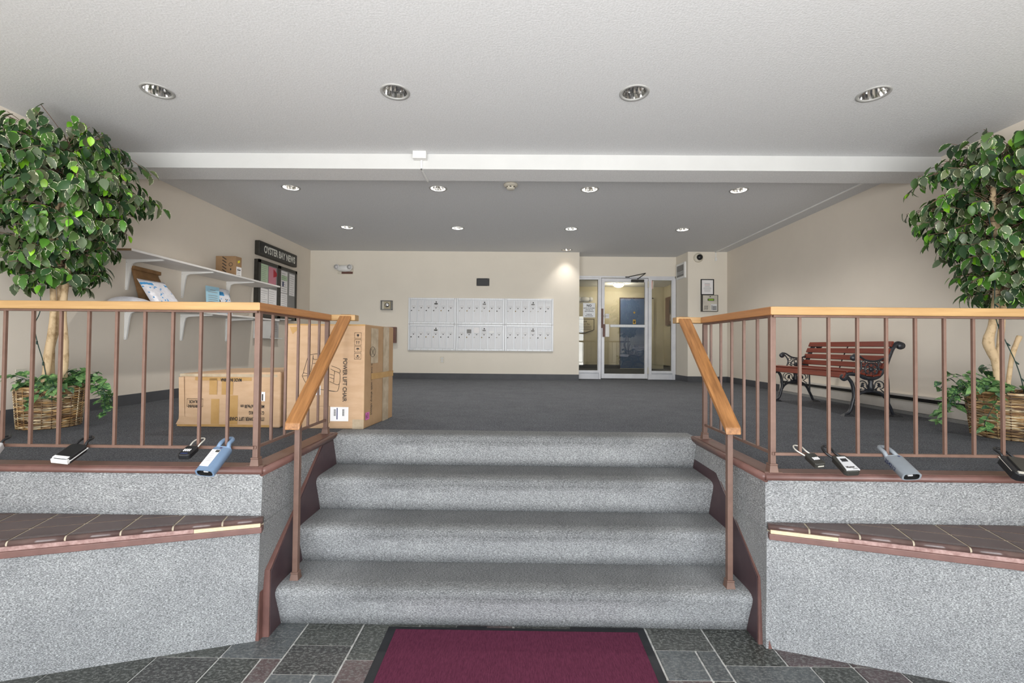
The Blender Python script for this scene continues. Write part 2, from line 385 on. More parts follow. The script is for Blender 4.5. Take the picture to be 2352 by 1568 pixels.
# ceiling with round holes for the downlights
RECT = [(-2.49, 3.05), (-0.845, 3.05), (0.795, 3.05), (2.42, 3.05)]
LOWS = [(x, y) for y in (4.94, 6.61) for x in (-2.515, -0.877, 0.80, 2.44)] + [(0.90, 8.06)]
ALLL = RECT + LOWS; RH = 0.085
def ceiling(x0, x1, y0, y1, lights, m, name):
    b = MB(); c = 0.16
    ys = sorted(set([y0, y1] + [v for (x, y) in lights for v in (y - c, min(y + c, y1))]))
    for a, d in zip(ys[:-1], ys[1:]):
        row = [l for l in lights if a < l[1] < d]
        xs = sorted(set([x0, x1] + [v for (x, y) in row for v in (x - c, x + c)]))
        for p, q in zip(xs[:-1], xs[1:]):
            hit = [l for l in row if p < l[0] < q]
            if not hit: b.add([(p, a, ZC), (p, d, ZC), (q, d, ZC), (q, a, ZC)], [(0, 1, 2, 3)], m); continue
            lx, ly = hit[0]; n = 32; ri = []; ro = []
            for k in range(n):
                an = 2 * PI * (k + 0.5) / n; cx, cy = math.cos(an), math.sin(an)
                ri.append((lx + RH * cx, ly + RH * cy, ZC))
                tx = (q - lx) / cx if cx > 0 else (p - lx) / cx; ty = (d - ly) / cy if cy > 0 else (a - ly) / cy
                t = min(tx, ty); ro.append((lx + t * cx, ly + t * cy, ZC))
            b.add(ri + ro, [(k, (k + 1) % n, n + (k + 1) % n, n + k) for k in range(n)], m)
            for (ex, ey) in ((p, a), (q, a), (p, d), (q, d)):
                ks = sorted(range(n), key=lambda k: (ro[k][0] - ex) ** 2 + (ro[k][1] - ey) ** 2)[:2]
                b.add([(ex, ey, ZC), ro[ks[0]], ro[ks[1]]], [(0, 1, 2)], m)
    return struct(b.build(name))
ceiling(XL, XR, -1.3, 4.05, RECT, CEIL, 'ceiling')
ceiling(XL, XR, 4.34, YD, LOWS, CEIL, 'ceiling')
b = MB(); b.box((XL, -1.3, 3.5), (XR, YD, 3.55), CEIL); b.box((0.6, YD, ZC), (5.0, 13.1, ZC + 0.05), CEIL)
struct(b.build('ceiling'))
b = MB(); b.add([(XL, 4.05, 3.098), (XR, 4.05, 3.098), (XR, 4.05, 3.3), (XL, 4.05, 3.3)], [(0, 1, 2, 3)], BEAMW)
b.add([(XL, 4.05, 3.098), (XL, 4.34, 3.098), (XR, 4.34, 3.098), (XR, 4.05, 3.098)], [(0, 1, 2, 3)], BEAMG)
b.add([(XL, 4.34, 3.098), (XL, 4.34, 3.3), (XR, 4.34, 3.3), (XR, 4.34, 3.098)], [(0, 1, 2, 3)], BEAMG)
struct(b.build('ceiling_beam'))
# walls
struct(MB().box((XL - 0.12, -1.3, -0.05), (XL, YB + 0.3, 3.5), WALL).build('wall_left'))
struct(MB().box((XR, -1.3, -0.05), (XR + 0.12, YS + 0.3, 3.5), WALL).build('wall_right'))
struct(MB().box((XL, YB, 0.8), (1.16, YB + 0.48, 3.5), WALLB).build('wall_back'))
b = MB(); b.hull8([(3.106, YS, 0.8), (XR + 0.05, YS, 0.8), (XR + 0.05, YD + 0.1, 0.8), (3.06, YD + 0.1, 0.8)],
                  [(3.106, YS, 3.5), (XR + 0.05, YS, 3.5), (XR + 0.05, YD + 0.1, 3.5), (3.06, YD + 0.1, 3.5)], WALLB)
struct(b.build('wall_back_right'))
struct(MB().box((1.15, YD - 0.03, 2.86), (3.08, YD + 0.12, 3.5), WALLB).build('wall_over_door'))
# entry side behind the camera: piers and lintel round the glass front
b = MB(); b.box((XL - 0.12, -1.36, 2.75), (XR + 0.12, -1.22, 3.5), WALL); b.box((XL - 0.12, -1.36, 0), (-2.85, -1.22, 2.75), WALL); b.box((2.85, -1.36, 0), (XR + 0.12, -1.22, 2.75), WALL)
struct(b.build('wall_entry'))
b = MB()
for x in (-2.85, -1.9, -0.98, -0.03, 0.92, 1.84, 2.79): b.box((x, -1.33, 0), (x + 0.06, -1.25, 2.75), ALUF)
b.box((-2.85, -1.33, 0), (2.85, -1.25, 0.1), ALUF); b.box((-2.85, -1.33, 2.02), (2.85, -1.25, 2.08), ALUF)
struct(b.build('window_1'))
# vestibule behind the glass door
struct(MB().box((0.55, YD + 0.1, 0.8), (0.65, 13.1, 3.4), VWALL).build('wall_vestibule_left'))
struct(MB().box((4.27, YD + 0.1, 0.8), (4.4, 13.1, 3.4), VWALL).build('wall_vestibule_right'))
struct(MB().box((0.5, 13.0, 0.8), (4.4, 13.1, 3.4), VWALL).build('wall_vestibule_back'))
b = MB(); b.box((0.65, 12.985, ZP), (2.99, 13.0, ZP + 0.11), VINYL); b.box((4.255, 9, ZP), (4.27, 13, ZP + 0.11), VINYL)
struct(b.build('baseboard_vestibule'))
# baseboards
struct(MB().box((XL, YB - 0.012, ZP), (1.16, YB, ZP + 0.105), VINYL).build('baseboard_back'))
struct(MB().box((XL, 2.3, ZP), (XL + 0.012, YB, ZP + 0.105), VINYL).build('baseboard_left'))
b = MB(); b.box((3.10, YS - 0.012, ZP), (XR, YS, ZP + 0.1), VINYL)
b.hull8([(3.096, YS - 0.012, ZP), (3.108, YS, ZP), (3.062, YD - 0.03, ZP), (3.05, YD - 0.03, ZP)], [(3.096, YS - 0.012, ZP + .1), (3.108, YS, ZP + .1), (3.062, YD - 0.03, ZP + .1), (3.05, YD - 0.03, ZP + .1)], VINYL)
struct(b.build('baseboard_back_right'))
struct(MB().box((XR - 0.012, 6.45, ZP), (XR, YS, ZP + 0.1), VINYL).build('baseboard_right'))

# carpeted fronts of the platform, lower bulge and tiled ledge
def front(side):
    s = -1 if side == 'left' else 1
    xt = 1.255 if s < 0 else 1.236; xb = 1.295 if s < 0 else 1.262
    xo = 3.9
    P = lambda x, y, z: (s * x, y, z)
    b = MB()
    b.hull8([P(xb, 2.282, 0), P(xo, 2.28, 0), P(xo, 3.15, 0), P(xb, 3.15, 0)], [P(xt, 2.24, 0.86), P(xo, 2.24, 0.86), P(xo, 3.15, 0.86), P(xt, 3.15, 0.86)], CARPET)
    for i in range(len(b.f)):
        pass
    m2 = b.mi(CARPETS); b.m[-1] = m2; 
    b.m[2 + 3] = m2
    b.m = [m2 if all(abs(abs(b.v[v][0]) - xb) < 0.06 for v in f) else 0 for f in b.f]
    struct(b.build('wall_front_' + side))
    # lower bulge: base line runs toward the camera away from the stairs
    slb = -0.3065; slt = -0.310
    y0b, y0t = (2.283 if s < 0 else 2.291), 2.232
    b = MB()
    b.hull8([P(xb + .004, y0b - .003, 0), P(xo, y0b + slb * (xo - xb), 0), P(xo, 2.6, 0), P(xb + .004, 2.6, 0)],
            [P(xt + .002, y0t, 0.60), P(xo, y0t + slt * (xo - xt), 0.60), P(xo, 2.6, 0.60), P(xt + .002, 2.6, 0.60)], CARPET)
    struct(b.build('wall_lower_' + side))
    t = thing('tiled_ledge', 'dark brown tiled ledge with chipped edge on the carpeted wall %s of the stairs' % side, 'ledge', P(1.235, 2.23, 0.6))
    d = Vector((s * 1, slt, 0)).normalized(); n = Vector((s * -slt, 1, 0)).normalized()
    if n.y < 0: n = -n
    o = Vector(P(1.235, 2.205, 0)); L = 2.75
    def W(a, c, z): 
        q = o + d * a + n * c; return Vector((q.x, q.y, z))
    bb = MB(); bb.hull8([W(0, 0.035, .6), W(L, 0.035, .6), W(L, 1.0, .6), W(0.0, 0.1, .6)], [W(0, 0.035, .6365), W(L, 0.035, .6365), W(L, 1.0, .6365), W(0.0, 0.1, .6365)], GROUT)
    bb.build('grout_bed', t, clip=2.243)
    bb = MB(); T = 0.203; g = 0.0045
    for i in range(14):
        a0, a1 = i * T - 0.03 + g, (i + 1) * T - 0.03 - g
        for j in range(5):
            c0, c1 = 0.045 + (j * 0.12 if j else 0.0), 0.045 + (j + 1) * 0.12 - 2 * g
            if c0 > 0.31 * a1 + 0.06: continue
            a0c = max(a0, 0.002)
            if a1 - a0c < 0.01: continue
            bb.obox((W((a0c + a1) / 2, (c0 + c1) / 2, 0.626)), d * (a1 - a0c) / 2, n * (c1 - c0) / 2, (0, 0, 0.013), TILE)
    bb.build('tile_top', t, bevel=0.002, clip=2.243)
    bb = MB()
    for i in range(14):
        a0, a1 = max(i * T - 0.03 + g, 0), (i + 1) * T - 0.03 - g
        if a1 - a0 < 0.02: continue
        bb.tube([W(a0, 0.026, 0.624), W(a1, 0.026, 0.624)], 0.016, TILEN, 12)
        bb.obox(W((a0 + a1) / 2, 0.036, 0.625), d * (a1 - a0) / 2, n * 0.012, (0, 0, 0.0145), TILEN)
    bb.tube([W(0.0, 0.028, 0.623), W(L, 0.028, 0.623)], 0.0135, GROUT, 10)
    bb.build('bullnose_tiles', t, clip=2.243)
    bb = MB(); bb.obox(W(L / 2 + 0.145, 0.03, 0.607), d * (L / 2 - 0.145), n * 0.022, (0, 0, 0.010), RAWP); bb.build('chipped_substrate', t)
    bb = MB(); bb.obox(W(0.148, 0.029, 0.607), d * 0.14, n * 0.023, (0, 0, 0.009), RAWW); o2 = bb.build('bare_wood_strip', t); o2['label'] = 'pale bare wood strip'
    bb = MB(); bb.obox(W(L / 2, 0.02, 0.585), d * L / 2, n * 0.022, (0, 0, 0.014), BROWNT); bb.build('edge_board', t, bevel=0.003)
front('left'); front('right')

# platform edge caps
def cap(side):
    s = -1 if side == 'left' else 1; xi = 1.245 if s < 0 else 1.226
    P = lambda x, y, z: Vector((s * x, y, z))
    out = [(3.81, 2.222), (xi, 2.222), (xi, 3.13)]; inn = [(3.81, 2.305), (xi + 0.095, 2.305), (xi + 0.095, 3.13)]
    b = MB()
    poly = [P(x, y, 0.853) for x, y in out] + [P(x, y, 0.853) for x, y in reversed(inn)]
    top = [p + Vector((0, 0, 0.034)) for p in poly]
    b.hull8(poly, top, BROWNT)
    b.tube([P(3.81, 2.222, 0.868), P(xi, 2.222, 0.868)], 0.017, BROWNT, 12); b.tube([P(xi, 2.222, 0.868), P(xi, 3.13, 0.868)], 0.017, BROWNT, 12)
    b.tube([P(xi + .012, 2.236, 0.848), P(xi + .012, 3.12, 0.848)], 0.011, BROWNT, 8)
    struct(b.build('trim_1' if s < 0 else 'trim_2'))
cap('left'); cap('right')

# ================================================================ STAIRCASE
YR = [2.43, 2.668, 2.897, 3.155]
st = thing('staircase', 'four wide grey carpeted steps rising from the slate floor to the landing', 'stairs', (0, 2.43, 0))
for k in range(4):
    y = YR[k]; z = k * RZ; y2 = YR[k + 1] if k < 3 else 3.4
    prof = [(y, z), (y - .022, z + .07), (y - .045, z + .13), (y - .062, z + .175), (y - .064, z + .197), (y - .050, z + .213), (y - .02, z + RZ), (y + 0.04, z + RZ + .001)]
    if k < 3: prof += [(y2 + .01, z + RZ + .001), (y2 + .01, z)]
    else: prof += [(y + 0.12, z + RZ + .001), (y + 0.12, z)]
    prof = prof[:]
    b = MB(); n = len(prof); xl, xr = -1.252, 1.244
    vs = [(xl, p, q) for p, q in prof] + [(xr, p, q) for p, q in prof]
    fs = [(i, i + 1, n + i + 1, n + i) for i in range(n - 1)] + [(n - 1, 0, n, 2 * n - 1)]
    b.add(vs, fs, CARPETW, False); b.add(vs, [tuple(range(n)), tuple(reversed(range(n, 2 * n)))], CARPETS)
    for i in range(7): b.sm[i] = True
    b.build('step', st, loc=(0, y, z))
for s, nm in ((-1, 'left'), (1, 'right')):
    x1 = 1.252 if s < 0 else 1.244; x2 = x1 + 0.026; x3 = x2 + 0.022
    P = lambda x, y, z: (s * x, y, z)
    poly = [(2.325, 0), (2.325, .33), (2.88, .80), (2.93, .84), (3.17, .84), (3.17, .50), (2.95, .40), (2.75, .18), (2.60, .0)]
    b = MB(); b.prism([P(x1 - 0.004, y, z) for y, z in poly], (s * 0.03, 0, 0), BROWND); b.build('stringer', st, bevel=0.002)
    pts = [(2.318, 0), (2.318, .335), (2.92, .853)]
    b = MB()
    for (ya, za), (yb, zb) in zip(pts[:-1], pts[1:]):
        a = Vector((0, yb - ya, zb - za)); nrm = Vector((0, -a.z, a.y)).normalized()
        c = Vector(P((x1 + 0.014), (ya + yb) / 2, (za + zb) / 2))
        b.obox(c, (0.017, 0, 0), a / 2 + a.normalized() * 0.004, nrm * 0.006, BROWNT)
        c2 = Vector(P(x2 + .016, (ya + yb) / 2, (za + zb) / 2)) + nrm * 0.02
        b.obox(c2, (0.012, 0, 0), a / 2 + a.normalized() * 0.006, nrm * 0.018, BROWNT)
    b.build('stringer_moulding', st, bevel=0.002)

# ================================================================ RAILINGS
def railing(side):
    s = -1 if side == 'left' else 1
    if s < 0: xp, yf, yr, off = 1.2957, 2.232, 3.075, .1411 - .0049
    else: xp, yf, yr, off = 1.2723, 2.226, 3.037, .1411 - .0161
    P = lambda x, y, z: Vector((s * x, y, z))
    t = thing('stair_railing', 'brown metal railing with oak cap %s of the stairs, %s' % (side, 'before the cartons' if s < 0 else 'before the bench'), 'railing', P(xp, yf, 0.887))
    xo = xp - 0.04
    b = MB()  # front cap rail, mitred
    b.hull8([P(3.80, yf - .042, 1.66), P(xo, yf - .042, 1.66), P(xo + .08, yf + .038, 1.66), P(3.80, yf + .038, 1.66)],
            [P(3.80, yf - .042, 1.70), P(xo, yf - .042, 1.70), P(xo + .08, yf + .038, 1.70), P(3.80, yf + .038, 1.70)], OAKX)
    b.build('top_rail', t, bevel=0.004)
    b = MB()
    b.hull8([P(xo, yf - .042, 1.66), P(xo + .08, yf + .038, 1.66), P(xo + .08, yr + .045, 1.66), P(xo, yr - .035, 1.66)],
            [P(xo, yf - .042, 1.70), P(xo + .08, yf + .038, 1.70), P(xo + .08, yr + .045, 1.70), P(xo, yr - .035, 1.70)], OAKY)
    b.build('side_rail', t, bevel=0.004)
    xe = 1.095 if s < 0 else 1.070
    b = MB()
    b.hull8([P(xo + .08, yr + .045, 1.66), P(xo, yr - .035, 1.66), P(xe, yr - .035, 1.66), P(xe, yr + .045, 1.66)],
            [P(xo + .08, yr + .045, 1.70), P(xo, yr - .035, 1.70), P(xe, yr - .035, 1.70), P(xe, yr + .045, 1.70)], OAKX)
    b.build('return_rail', t, bevel=0.004)
    b = MB(); b.box(P(3.80, yf - .016, 1.651), P(xp - .01, yf + .016, 1.661), BROWN); b.box(P(xp - .016, yf, 1.651), P(xp + .016, yr, 1.661), BROWN)
    b.build('rail_channel', t)
    for (x, y) in ((xp, yf + .02), (xp, yr)):
        b = MB(); b.box(P(x - .0133, y - .0133, .89), P(x + .0133, y + .0133, 1.655), BROWN); b.build('post', t, loc=P(x, y, .89), bevel=0.002)
        f = MB(); q = [(-1, -1), (1, -1), (1, 1), (-1, 1)]
        f.hull8([P(x + i * .0225, y + j * .0215, .887) for i, j in q], [P(x + i * .018, y + j * .018, .922) for i, j in q], BROWN)
        f.box(P(x - .019, y - .019, .922), P(x + .019, y + .019, .930), BROWN)
        f.box(P(x - .044, y - .016, .884), P(x + .044, y + .016, .890), BROWN)
        f.build('post_foot', t, loc=P(x, y, .887), bevel=0.002)
    b = MB(); b.box(P(3.80, yf - .008, .973), P(xp, yf + .008, .987), BROWN); b.box(P(xp - .008, yf, .973), P(xp + .008, yr, .987), BROWN)
    b.build('bottom_rail', t, bevel=0.0015)
    h = .0065
    for k in range(17):
        x = xp + off + .1411 * k
        if x > 3.78: break
        MB().box(P(x - h, yf - h, .984), P(x + h, yf + h, 1.655), BROWN).build('baluster', t, loc=P(x, yf, .984), bevel=0.001)
    for k in range(5):
        y = yf + .1518 + .1411 * k
        MB().box(P(xp - h, y - h, .984), P(xp + h, y + h, 1.655), BROWN).build('baluster', t, loc=P(xp, y, .984), bevel=0.001)
    # sloping handrail
    xa, xb = (1.160, 1.184) if s < 0 else (1.123, 1.150)
    A = P(xa, yr - .02, 1.705); B = P(xb, 2.385, 1.078)
    d = (B - A).normalized(); sd = Vector((1, 0, 0)); nn = d.cross(sd).normalized()
    if nn.z < 0: nn = -nn
    wv, th = 0.0405, 0.046
    b = MB()
    def ring(p, cutv): # vertical-ish end cut
        top = p; bot = p - cutv
        return [bot - sd * wv, bot + sd * wv, top + sd * wv, top - sd * wv]
    bc = Vector((0, 0.018, 0.045)); tc_ = Vector((0, 0.02, 0.045)) 
    r0 = ring(A, Vector((0, 0.03, 0.055))); r1 = ring(B, Vector((0, 0.012, 0.03)) + nn * 0.012)
    b.add(r0 + r1, [(0, 1, 2, 3), (7, 6, 5, 4), (0, 4, 5, 1), (1, 5, 6, 2), (2, 6, 7, 3), (3, 7, 4, 0)], OAKS)
    b.build('handrail', t, bevel=0.005)
    yp = 2.462 if s < 0 else 2.437; xq = 1.188 if s < 0 else 1.152
    zt = 1.078 + (yp - 2.385) * (1.705 - 1.078) / (yr - .02 - 2.385) - .05
    b = MB(); b.box(P(xq - .0142, yp - .0142, .222), P(xq + .0142, yp + .0142, zt), BROWN); b.build('stair_post', t, loc=P(xq, yp, .222), bevel=0.002)
    f = MB(); f.hull8([P(xq + i * .024, yp + j * .024, .219) for i, j in q], [P(xq + i * .019, yp + j * .019, .252) for i, j in q], BROWN)
    f.box(P(xq - .020, yp - .020, .252), P(xq + .020, yp + .020, .262), BROWN)
    f.build('post_foot', t, loc=P(xq, yp, .219), bevel=0.002)
    b = MB(); b.tube([P(xa + .01, yr - .06, 1.64), P(xb, 2.45, 1.085)], 0.012, BROWN, 6, flat=0.5); b.build('rail_channel', t)
railing('left'); railing('right')

# ================================================================ DOOR MAT
t = thing('entrance_mat', 'burgundy ribbed door mat with black rubber border on the slate floor', 'mat', (0.02, 1.7, 0))
b = MB(); b.box((-0.66, 0.9, 0.0), (0.69, 2.405, 0.006), RUBBER)
b.box((-0.30, 2.40, 0.0), (-0.14, 2.418, 0.006), RUBBER); b.box((0.30, 2.40, 0.0), (0.69, 2.42, 0.006), RUBBER)
b.build('rubber_border', t, bevel=0.002)
b = MB(); b.box((-0.615, 0.95, 0.004), (0.648, 2.375, 0.013), MATR); b.build('pile', t, bevel=0.003)

# ================================================================ DOWNLIGHTS
def downlight(x, y, label, lit, grp):
    t = thing('recessed_downlight', label, 'light', (x, y, ZC), grp)
    b = MB(); b.lathe([(RH - .004, .004), (RH - .006, -.004), (RH + .012, -.006), (RH + .016, -.001), (RH + .014, .003)], (x, y, ZC), RINGM, 32, caps=False); b.build('trim_ring', t, loc=(x, y, ZC))
    b = MB()
    n = 32; prof = [(RH - .004, 0.0), (RH - .012, .04), (.055, .10), (.04, .15)]
    vs = []
    for r, h in prof:
        for k in range(n):
            a = 2 * PI * k / n; rr = r * (1 + (0.02 if k % 2 else -0.02) * (h > 0)); vs.append((x + rr * math.cos(a), y + rr * math.sin(a), ZC + h))
    b.add(vs, [(i * n + k, (i + 1) * n + k, (i + 1) * n + (k + 1) % n, i * n + (k + 1) % n) for i in range(3) for k in range(n)] + [tuple(3 * n + k for k in range(n))], SILVER)
    b.build('reflector', t, loc=(x, y, ZC))
    bm = {0: BULBO, 1: BULB, 2: BULBW}[lit]
    b = MB(); b.lathe([(.0, .055), (.02, .058), (.032, .075), (.034, .10), (.022, .145)], (x, y, ZC), bm, 20); b.build('bulb', t, loc=(x, y, ZC))
    if lit:
        l = bpy.data.lights.new('downlight_lamp', 'SPOT'); l.energy = LAMP_W * (1.0 if y < 8 else 0.5); l.spot_size = 2.4 if y < 8 else 1.5; l.spot_blend = 0.6 if y < 8 else 0.9; l.shadow_soft_size = 0.04
        l.color = (1, 0.96, 0.90)
        lo = bpy.data.objects.new('downlight_lamp', l); COL.objects.link(lo); lo.location = (0, 0, 0.045); lo.parent = t
for i, (x, y) in enumerate(RECT):
    downlight(x, y, ['unlit recessed downlight in the front ceiling, above the left ficus side, leftmost of four', 'unlit recessed downlight in the front ceiling, above the white junction box side', 'unlit recessed downlight in the front ceiling, right of centre', 'unlit recessed downlight in the front ceiling, rightmost of four near the right ficus'][i], 0, 'downlights before the beam')
nm = ['leftmost', 'second from left', 'third from left', 'rightmost']
for i, (x, y) in enumerate(LOWS[:8]):
    downlight(x, y, '%s downlight in the row %s in the lower grey ceiling' % (nm[i % 4].capitalize(), 'just behind the beam' if i < 4 else 'farther from the beam'), (2 if i in (0, 1, 2) else 1), 'downlights behind the beam')
downlight(*LOWS[8], 'bright downlight close to the back wall washing it beside the glass door', 2, None)

# ================================================================ CEILING AND WALL FITTINGS
t = thing('junction_box', 'white junction box on the beam with a thin conduit running over its underside', 'junction box', (-0.878, 4.0, 3.2))
MB().box((-0.94, 3.985, 3.172), (-0.82, 4.049, 3.248), WHITE).build('cover', t, bevel=0.003)
b = MB(); b.box((-0.878, 4.035, 3.085), (-0.862, 4.05, 3.175), WHITE); b.box((-0.878, 4.035, 3.085), (-0.862, 4.36, 3.098), WHITE); b.box((-0.878, 4.34, 3.085), (-0.862, 4.356, 3.235), WHITE); b.build('conduit', t, bevel=0.002)
t = thing('smoke_detector', 'white round smoke detector on the lower ceiling just behind the beam', 'smoke detector', (-0.07, 4.80, ZC))
MB().lathe([(.075, 0), (.075, -.018), (.055, -.028)], (-0.07, 4.80, ZC), BEIGE, 28).build('base', t, loc=(-0.07, 4.8, ZC))
b = MB(); b.lathe([(.048, -.026), (.046, -.046), (.036, -.056), (0, -.058)], (-0.07, 4.80, ZC), BEIGE, 28); 
for k in range(8):
    a = k * PI / 4; b.obox((-0.07 + .046 * math.cos(a), 4.80 + .046 * math.sin(a), ZC - .038), (.008 * math.sin(a), .008 * math.cos(a), 0), (.003, .003, 0), (0, 0, .005), DARK)
b.build('sensor_head', t, loc=(-0.07, 4.8, ZC))
# conduit with a small sensor end along the right ceiling
t = thing('ceiling_conduit', 'thin white conduit along the lower ceiling near the right wall, ending above the intercom', 'conduit', (3.6, 8.14, 3.2))
b = MB(); b.box((3.598, 4.35, 3.222), (3.612, 8.15, 3.235), WHITE); b.box((3.598, 8.136, 3.13), (3.612, 8.15, 3.235), WHITE); b.build('raceway', t)
MB().box((3.588, 8.125, 3.07), (3.622, 8.15, 3.125), WHITE).build('end_fitting', t, bevel=0.003)
# dome camera
t = thing('dome_camera', 'white wall mounted security camera with black dome above the framed notice', 'camera', (3.29, YS, 3.125))
b = MB(); b.lathe([(.085, 0), (.085, .02), (.065, .05), (.052, .055)], (3.29, YS, 3.125), BEIGE, 32, 'Y'); b.build('housing', t, loc=(3.29, YS, 3.125))
b = MB(); b.lathe([(.054, .05), (.05, .075), (.035, .092), (.0, .10)], (3.295, YS, 3.125), BLACK, 28, 'Y'); b.build('dome', t, loc=(3.29, YS, 3.125))
# framed notice
t = thing('framed_notice', 'black framed white notice hanging directly above the intercom panel', 'framed notice', (3.453, YS, 2.6))
fx0, fx1, fz0, fz1 = 3.335, 3.571, 2.450, 2.738
b = MB(); w_ = .016
for (a, c) in (((fx0, fz0), (fx0 + w_, fz1)), ((fx1 - w_, fz0), (fx1, fz1)), ((fx0 + w_, fz0), (fx1 - w_, fz0 + w_)), ((fx0 + w_, fz1 - w_), (fx1 - w_, fz1))):
    b.box((a[0], YS - .018, a[1]), (c[0], YS, c[1]), BLACK)
b.build('frame', t)
b = MB(); b.box((fx0 + w_, YS - .01, fz0 + w_), (fx1 - w_, YS - .006, fz1 - w_), PAPER)
random.seed(4)
for i in range(12):
    wd = random.uniform(.04, .075); z = 2.66 - i * .0135
    b.box((3.453 - wd, YS - .012, z), (3.453 + wd, YS - .01, z + .0035), NAVY if i == 1 else REDP if i == 2 else GREYB)
b.build('notice_sheet', t)
# intercom
t = thing('intercom_panel', 'steel entry intercom with green display and keypad below the framed notice', 'intercom', (3.48, YS, 2.3))
MB().box((3.335, YS - .06, 2.148), (3.626, YS, 2.448), CHAR).build('housing', t, bevel=0.004)
MB().box((3.352, YS - .066, 2.155), (3.612, YS - .058, 2.440), STEEL).build('face_plate', t, bevel=0.002)
b = MB(); b.box((3.435, YS - .070, 2.340), (3.55, YS - .064, 2.380), BLACK); b.box((3.445, YS - .072, 2.348), (3.54, YS - .069, 2.372), LCD); b.build('display', t)
b = MB(); b.box((3.495, YS - .072, 2.165), (3.598, YS - .064, 2.28), ALU)
for i in range(4):
    for j in range(4): b.box((3.525 + i * .017, YS - .076, 2.176 + j * .019), (3.537 + i * .017, YS - .07, 2.189 + j * .019), CHAR)
b.box((3.502, YS - .074, 2.175), (3.516, YS - .07, 2.26), GREYB)
b.build('keypad', t)
b = MB()
for j in range(4):
    for i in range(4): b.lathe([(.006, .066), (.006, .0685)], (3.375 + i * .019 + (j % 2) * .006, YS, 2.19 + j * .019), BLACK, 8, 'Y')
b.lathe([(.01, .066), (.01, .070)], (3.48, YS, 2.415), CHAR, 14, 'Y')
b.build('speaker_holes', t)
# emergency light
t = thing('emergency_light', 'white twin head emergency light near the upper left of the back wall', 'emergency light', (-3.16, YB, 2.87))
b = MB(); b.box((-3.30, YB - .03, 2.80), (-3.02, YB, 2.88), BEIGE); b.box((-3.225, YB - .034, 2.80), (-3.02, YB - .028, 2.84), REDBR); b.build('wall_plate', t)
b = MB()
b.lathe([(0.0, -.14), (.03, -.135), (.055, -.1), (.062, 0), (.055, .1), (.03, .135), (0, .14)], (-3.165, YB - .06, 2.895), WHITE, 24, 'X'); b.build('body', t)
for x, sx in ((-3.285, -1), (-3.045, 1)):
    b = MB(); b.lathe([(.045, 0), (.05, .05), (.046, .062)], (x, YB - .075, 2.91), WHITE, 24, 'Y'); b.lathe([(.038, .0625), (.02, .068), (0, .07)], (x, YB - .075, 2.91), GREYW, 20, 'Y'); b.build('lamp_head', t, loc=(x, YB - .075, 2.91))
# strobe
t = thing('fire_alarm_strobe', 'clear framed fire alarm strobe on the back wall left of the mailboxes', 'alarm strobe', (-2.385, YB, 2.227))
b = MB(); x0, x1, z0, z1 = -2.49, -2.28, 2.14, 2.315
b.box((x0, YB - .012, z0), (x1, YB, z1), BEIGE)
for (a, c) in (((x0, z0), (x0 + .014, z1)), ((x1 - .014, z0), (x1, z1)), ((x0, z0), (x1, z0 + .014)), ((x0, z1 - .014), (x1, z1))):
    b.box((a[0], YB - .06, a[1]), (c[0], YB, c[1]), GREYB)
b.build('guard_frame', t, bevel=0.003)
b = MB(); b.box((-2.43, YB - .04, 2.16), (-2.31, YB - .01, 2.295), mat('tan_plate', 'b5ab90', 'aaa085', .5, scale=6)); b.build('backing_plate', t)
b = MB(); b.lathe([(.045, .03), (.045, .045), (.03, .06), (.012, .062)], (-2.375, YB, 2.23), SILVER, 24, 'Y'); b.lathe([(.012, .06), (.012, .075), (0, .078)], (-2.375, YB, 2.23), WHITE, 12, 'Y'); b.build('strobe_lens', t)
# pull station / brown box
t = thing('brown_wall_box', 'reddish brown metal box on the back wall, half hidden by the tall carton', 'wall box', (-2.32, YB, 1.68))
MB().box((-2.44, YB - .1, 1.535), (-2.195, YB, 1.825), REDBR).build('body', t, bevel=0.004)
MB().box((-2.40, YB - .103, 1.71), (-2.31, YB - .099, 1.79), PINKP).build('sticker', t)
# wall speaker
t = thing('wall_speaker', 'black rectangular speaker grille on the back wall above the mailboxes', 'speaker', (-0.615, YB, 2.67))
MB().box((-0.735, YB - .02, 2.60), (-0.50, YB, 2.74), BLACK).build('frame', t, bevel=0.008)
b = MB()
for i in range(22): b.box((-0.715 + i * .009, YB - .025, 2.615), (-0.711 + i * .009, YB - .018, 2.725), BLACK)
for x in (-.715, -.52):
    for z in (2.612, 2.728): b.lathe([(.004, .02), (.004, .026)], (x, YB, z), STEEL, 8, 'Y')
b.build('grille', t)
# outlets
def outlet(loc, ax, label):
    t = thing('wall_outlet', label, 'outlet', loc)
    ax = Vector(ax); up = Vector((0, 0, 1)); n = up.cross(ax).normalized()
    if (n.x < 0 and loc[0] < -3) or (loc[1] > 5 and n.y > 0): n = -n
    c = Vector(loc)
    MB().obox(c + n * .003, ax * .038, up * .06, n * .003, BEIGE).build('cover_plate', t, bevel=0.001)
    b = MB()
    for dz in (-.024, .024):
        b.obox(c + n * .006 + up * dz, ax * .018, up * .016, n * .002, WHITE)
        for dx in (-.007, .007): b.obox(c + n * .0085 + up * (dz + .004) + ax * dx, ax * .0016, up * .005, n * .0008, DARK)
        b.obox(c + n * .0085 + up * (dz - .008), ax * .003, up * .003, n * .0008, DARK)
    b.build('sockets', t)
outlet((-1.355, YB, 1.232), (1, 0, 0), 'beige double outlet on the back wall under the mailboxes')
outlet((XL, 3.44, 1.225), (0, 1, 0), 'beige double outlet on the left wall behind the left basket')
